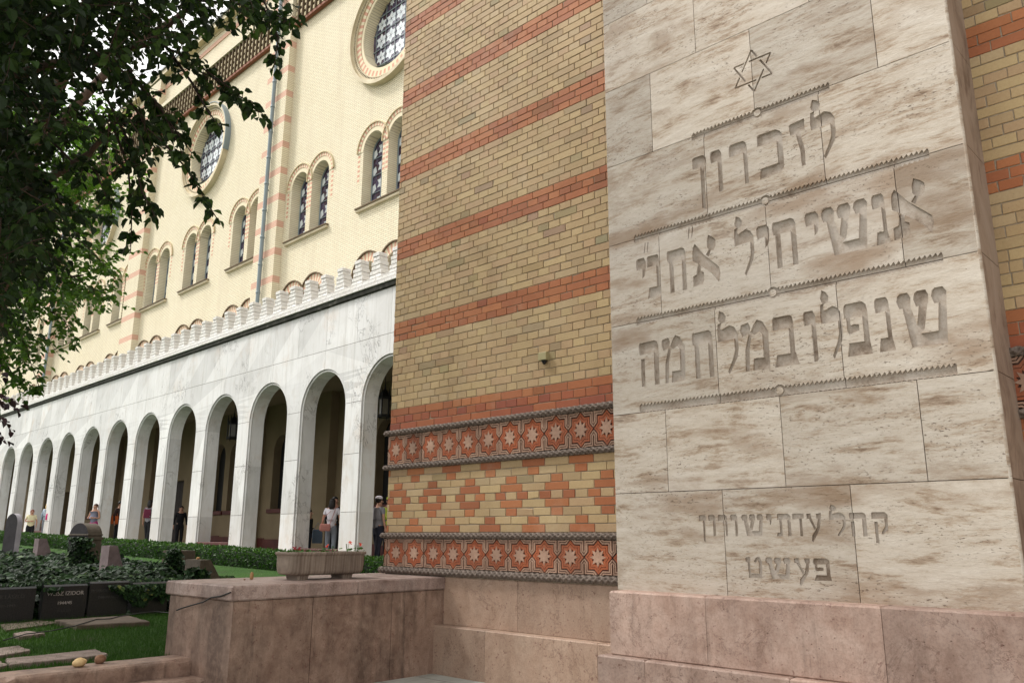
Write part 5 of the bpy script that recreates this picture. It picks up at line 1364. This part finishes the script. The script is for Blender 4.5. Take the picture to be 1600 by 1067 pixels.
def person(loc, yaw, label, shirt, trousers, hair, H=1.66, sleeve='short', skirt=False, longhair=False, arms='down', skin=M_SKIN, stout=1.0, step=.0, cap=None, headyaw=0):
    """front of the figure is -Y before yaw"""
    s = H / 1.70; st = stout
    elL = Vector((-.25, .02, 1.10)); haL = Vector((-.27, -.04, .84)); elR = Vector((.25, .02, 1.10)); haR = Vector((.27, -.04, .84))
    if arms == 'folded': elL, haL, elR, haR = Vector((-.26, -.05, 1.12)), Vector((.02, -.24, 1.13)), Vector((.26, -.02, 1.08)), Vector((.25, -.12, .86))
    if arms == 'front': elL, haL, elR, haR = Vector((-.25, -.02, 1.10)), Vector((-.12, -.28, 1.12)), Vector((.25, -.02, 1.10)), Vector((.12, -.28, 1.12))
    hipx = .085
    V = [((0, 0, .93), .115 * st), ((0, .01, 1.08), .105 * st), ((0, .0, 1.24), .12 * st), ((0, .0, 1.37), .10), ((0, -.0, 1.46), .052), ((0, -.02, 1.55), .078), ((0, -.015, 1.63), .082), ((0, -.01, 1.675), .05)]
    E = [(0, 1), (1, 2), (2, 3), (3, 4), (4, 5), (5, 6), (6, 7)]
    def add(par, pts):
        k = par
        for p, r_ in pts: V.append((tuple(p), r_)); E.append((k, len(V) - 1)); k = len(V) - 1
        return k
    for s_, el, ha in ((-1, elL, haL), (1, elR, haR)):
        fd = (ha - el).normalized(); w = ha - fd * .04
        k = add(3, [((s_ * .17, 0, 1.385), .052), (el.lerp(Vector((s_ * .19, 0, 1.36)), .5), .044), (el, .036), (w, .024), (ha, .03)])
        side = Vector((0, -1, 0)) if abs(fd.z) > .6 else Vector((0, 0, 1)); side = (side - fd * side.dot(fd)).normalized(); pn = fd.cross(side)
        for j, (o_, L) in enumerate(((-.026, .06), (-.009, .072), (.009, .068), (.026, .052))):
            add(k, [(ha + fd * .045 + side * o_, .0095), (ha + fd * (.045 + L * .55) + side * o_ + pn * .008 * s_, .008), (ha + fd * (.045 + L) + side * o_ + pn * .022 * s_, .0065)])
        add(k, [(ha + side * -.038 + fd * .01, .011), (ha + side * -.055 + fd * .04, .008)])
    for s_ in (-1, 1):
        dy = step * s_
        add(0, [((s_ * hipx, 0, .86), .092 * st), ((s_ * .09, -dy * .4 - .01, .50), .058), ((s_ * .09, -dy, .12), .042), ((s_ * .09, -dy + .01, .045), .042), ((s_ * .1, -dy - .14, .028), .03)])
    V = [(Vector(v) * s, tuple(q * s for q in r_) if isinstance(r_, tuple) else r_ * s) for v, r_ in V]
    body = skinmesh('person', V, E, skin, None, 1)
    body.location = loc; body.rotation_euler = (0, 0, yaw); tag(body, label, 'person')
    # face: nose, eyes, mouth, ears in one small mesh
    mb = MB(); ell(mb, (0, -.118 * s, 1.572 * s), (.012, .02, .022), 6)
    for s_ in (-1, 1): ell(mb, (s_ * .085 * s, -.01, 1.575 * s), (.012, .02, .032), 6)
    mb.build('nose_and_ears', skin, body, True)
    mb = MB()
    for s_ in (-1, 1): ell(mb, (s_ * .034 * s, -.096 * s, 1.597 * s), (.013, .008, .008), 6)
    ell(mb, (0, -.098 * s, 1.528 * s), (.026, .008, .007), 6); mb.build('eyes_and_mouth', M_BLACK, body, True)
    # shirt
    V = [((0, 0, 1.24), .148 * st), ((0, .0, 1.10), .145 * st), ((0, 0, .97), .15 * st), ((0, 0, 1.36), .11), ((0, 0, 1.43), .065), ((0, 0, .82), .15 * st)]; E = [(0, 1), (1, 2), (0, 3), (3, 4), (2, 5)]
    if sleeve != 'none':
        for s_, el, ha in ((-1, elL, haL), (1, elR, haR)):
            sh = Vector((s_ * .17, 0, 1.385)); pts = [(sh, .068)]
            if sleeve == 'short': pts += [(sh.lerp(el, .6), .062)]
            else: pts += [(sh.lerp(el, .5), .058), (el, .050), (ha - (ha - el).normalized() * .05, .036)]
            k = 3
            for p, r_ in pts: V.append((tuple(p), r_)); E.append((k, len(V) - 1)); k = len(V) - 1
    V = [(Vector(v) * s, tuple(q * s for q in r_) if isinstance(r_, tuple) else r_ * s) for v, r_ in V]
    skinmesh('shirt', V, E, shirt, body, 1)
    if skirt:
        mb = MB(); rows = []
        for z, r_ in ((.98, .14), (.86, .175), (.6, .20), (.38, .215)):
            rows.append([((r_ * st + .012 * math.sin(5 * a)) * math.cos(a) * s, (r_ * .8 * st) * math.sin(a) * s, z * s) for a in [2 * PI * i / 24 for i in range(24)]])
        mb.grid(rows[::-1], 0, .5, True); mb.build('skirt', trousers, body, True)
    else:
        V = [((0, 0, 1.05), .125 * st), ((0, 0, .88), .138 * st)]; E = [(0, 1)]
        for s_ in (-1, 1):
            dy = step * s_; k = 1
            for p, r_ in (((s_ * hipx, 0, .80), .108 * st), ((s_ * .092, -dy * .4 - .01, .50), .078 * st), ((s_ * .09, -dy, .10), .062)): V.append((p, r_)); E.append((k, len(V) - 1)); k = len(V) - 1
        V = [(Vector(v) * s, r_ * s) for v, r_ in V]; skinmesh('trousers', V, E, trousers, body, 1)
    mb = MB(); ell(mb, (0, .018 * s, 1.625 * s), (.092 * s, .10 * s, .092 * s), 10)
    if longhair: ell(mb, (0, .055 * s, 1.52 * s), (.098 * s, .07 * s, .17 * s), 10)
    mb.build('hair', hair, body, True)
    if cap: mb = MB(); ell(mb, (0, .01 * s, 1.67 * s), (.10 * s, .11 * s, .06 * s), 8); mb.build('cap', cap, body, True)
    mb = MB()
    for s_ in (-1, 1): ell(mb, (s_ * .095 * s, (-step * s_ - .06) * s, .04 * s), (.05, .13, .042), 8)
    mb.build('shoes', M_BLACK, body, True)
    return body
def bag(loc, yaw, m, label, w=.26, h=.2, strap=None):
    o = tag(empty('shoulder_bag', loc, yaw), label, 'bag'); mb = MB()
    P = [stad(w / 2 * k, .05 * q, .03 * q, z) for k, q, z in ((.85, .7, -h / 2), (1, 1, -h / 2 + .02), (1.02, 1, 0), (.94, .8, h / 2 - .02), (.86, .5, h / 2))]
    mb.grid(P, 0, .5, True); mb.fan(P[0], 0, .5, True); mb.fan(P[-1]); mb.build('bag_body', m, o, True)
    mb = MB(); mb.box(-w / 2 * .9, w / 2 * .9, -.055, -.045, 0, h / 2 - .01, 0, .5, .004); mb.build('flap', m, o)
    if strap:
        mb = MB(); mb.tube([(-w / 2 * .8, 0, h / 2 - .02)] + [Vector(q) for q in strap] + [(w / 2 * .8, 0, h / 2 - .02)], .009, 6); mb.build('strap', m, o, True)
    return o
HAIRK = mat('black_hair', None, .5, (.012, .009, .008)); HAIRR = mat('reddish_hair', None, .6, (.16, .05, .03)); HAIRB = mat('blond_hair', None, .6, (.55, .36, .13)); HAIRBR = mat('brown_hair', None, .6, (.05, .025, .015))
C_CREAM = cloth('cream_shirt', (.72, .66, .42)); C_BLACK = cloth('black_cloth', (.014, .014, .016)); C_DENIM = cloth('light_denim', (.36, .43, .50)); C_GREYP = cloth('grey_trousers', (.20, .22, .25))
C_WHITE = cloth('white_shirt', (.68, .64, .68)); C_GREY = cloth('grey_shirt', (.26, .25, .27)); C_GRBL = cloth('greyblue_top', (.20, .21, .28)); C_PINK = cloth('magenta_skirt', (.45, .06, .22)); C_NAVY = cloth('navy_cloth', (.02, .022, .035))
C_HOTP = cloth('pink_leather', (.75, .04, .22)); C_DPINK = cloth('dusty_pink_leather', (.42, .18, .15)); C_SLATE = cloth('slate_blue_cloth', (.09, .12, .16)); C_RUST = cloth('orange_cloth', (.55, .12, .03)); C_LIME = cloth('lime_cloth', (.50, .62, .08)); C_BROWN = cloth('brown_cloth', (.06, .035, .03))
def pp_(px, ytop, H, depth):
    """stand a figure of height H so that its head top falls on the pixel, inside the arcade frame at the given depth behind the front"""
    for y_ in [depth]:
        p = atY(px, ytop, C1 / (1 - 0) + depth)
        yy = C1 + TT * p.x + depth; p = atY(px, ytop, yy); yy = C1 + TT * p.x + depth; p = atY(px, ytop, yy)
    return Vector((p.x, p.y, p.z - H))
FC = lambda p: math.atan2(p.x, -p.y)      # yaw that turns a figure's front (-Y) to the camera
def face_cam(p): return math.atan2(-p.x, p.y) * -1
def yaw_to(p, extra=0): d = -p; return math.atan2(d.y, d.x) + PI / 2 + extra
p = pp_(51, 796, 1.58, -.45); person(p, yaw_to(p), 'woman with short reddish hair, cream shirt and black trousers standing before a pier', C_CREAM, C_BLACK, HAIRR, 1.58, 'short', arms='folded', stout=1.25, skin=M_SKIN)
p = pp_(76, 786, 1.66, .1); w_ = person(p, yaw_to(p, 2.6), 'blond woman in a light denim jacket seen from behind by a pier', C_DENIM, C_GREYP, HAIRB, 1.66, 'long', longhair=True, stout=1.1)
q = p + (-p).normalized() * .25 + Vector((.15, .12, 1.02)); bag(q, yaw_to(p), C_HOTP, 'bright pink handbag on the blond woman\'s shoulder', .42, .3, [(-.05, .05, .4), (.1, .05, .42)])
p = pp_(112, 795, 1.7, .9); person(p, yaw_to(p, 1.5), 'person in navy in the shade of an arch, left of the scroll topped gravestone', C_NAVY, C_NAVY, HAIRK, 1.7, 'long')
p = pp_(150, 787, 1.66, -.1); person(p, yaw_to(p, -.6), 'woman in a sleeveless grey top and magenta skirt half hidden by a pier', C_GRBL, C_PINK, HAIRBR, 1.66, 'none', skirt=True, arms='front')
p = pp_(189, 783, 1.78, 1.0); person(p, yaw_to(p, .8), 'person in brown in a dark arch beside an orange bag', C_BROWN, C_BLACK, HAIRK, 1.78, 'long')
q = p + (-p).normalized() * .3; bag((q.x - .2, q.y - .1, p.z + 1.0), yaw_to(p), C_RUST, 'orange bag beside the person in brown', .3, .34, [(0, .05, .4)])
p = pp_(236, 781, 1.72, .6); person(p, yaw_to(p, 2.5), 'dark haired person in a pale top and black trousers walking away in an arch', C_GREY, C_BLACK, HAIRK, 1.72, 'short', longhair=True, step=.12)
q = p + (-p).normalized() * .2; bag((q.x - .1, q.y - .05, p.z + 1.2), yaw_to(p), cloth('plum_cloth', (.16, .03, .06)), 'plum coloured rucksack on the person walking away', .26, .34, [(-.05, .05, .25), (.05, .05, .25)])
p = pp_(284, 790, 1.68, 2.6); person(p, yaw_to(p, .2), 'dark figure standing in the shadow of the doorway', C_BLACK, C_BLACK, HAIRK, 1.68, 'long')
p = pp_(520, 778, 1.66, .75); person(p, yaw_to(p, PI - .15), 'black haired woman in a white T-shirt and grey trousers seen from behind', C_WHITE, C_GREYP, HAIRK, 1.64, 'short', longhair=True, skin=M_SKIND)
n_ = (-p).normalized(); sd_ = Vector((-n_.y, n_.x, 0)); bag(p + n_ * .2 + sd_ * .17 * -1 + Vector((0, 0, .83)), yaw_to(p), C_DPINK, 'dusty pink shoulder bag worn by the woman in white', .30, .2, [(-.02, .06, .3), (.3, .1, .62)])
p2 = pp_(524, 776, 1.72, 1.4); person(p2, yaw_to(p2, .4), 'dark clothed person standing close in front of the woman in white', C_BLACK, C_BLACK, HAIRK, 1.72, 'long')
q = pp_(496, 835, .2, 1.0); bag((q.x, q.y, q.z + .15), yaw_to(q), C_SLATE, 'slate blue bag hanging beside the woman in white', .3, .4, [(0, .05, .4)])
p = pp_(484, 796, 1.6, 1.9); person(p, yaw_to(p, 1.2), 'figure in black mostly hidden behind a pier left of the woman in white', C_BLACK, C_NAVY, HAIRK, 1.6, 'long')
p = pp_(593, 776, 1.72, .9); person(p, yaw_to(p, 2.2), 'man in a grey shirt and light cap beside the brick pavilion corner', C_GREY, C_NAVY, HAIRK, 1.72, 'short', cap=C_WHITE, step=.1, stout=1.15)
p = pp_(609, 777, 1.66, 1.6); person(p, yaw_to(p, .3), 'person with a lime green cap almost hidden by the pavilion corner', C_LIME, C_BLACK, HAIRK, 1.66, 'short', cap=C_LIME)
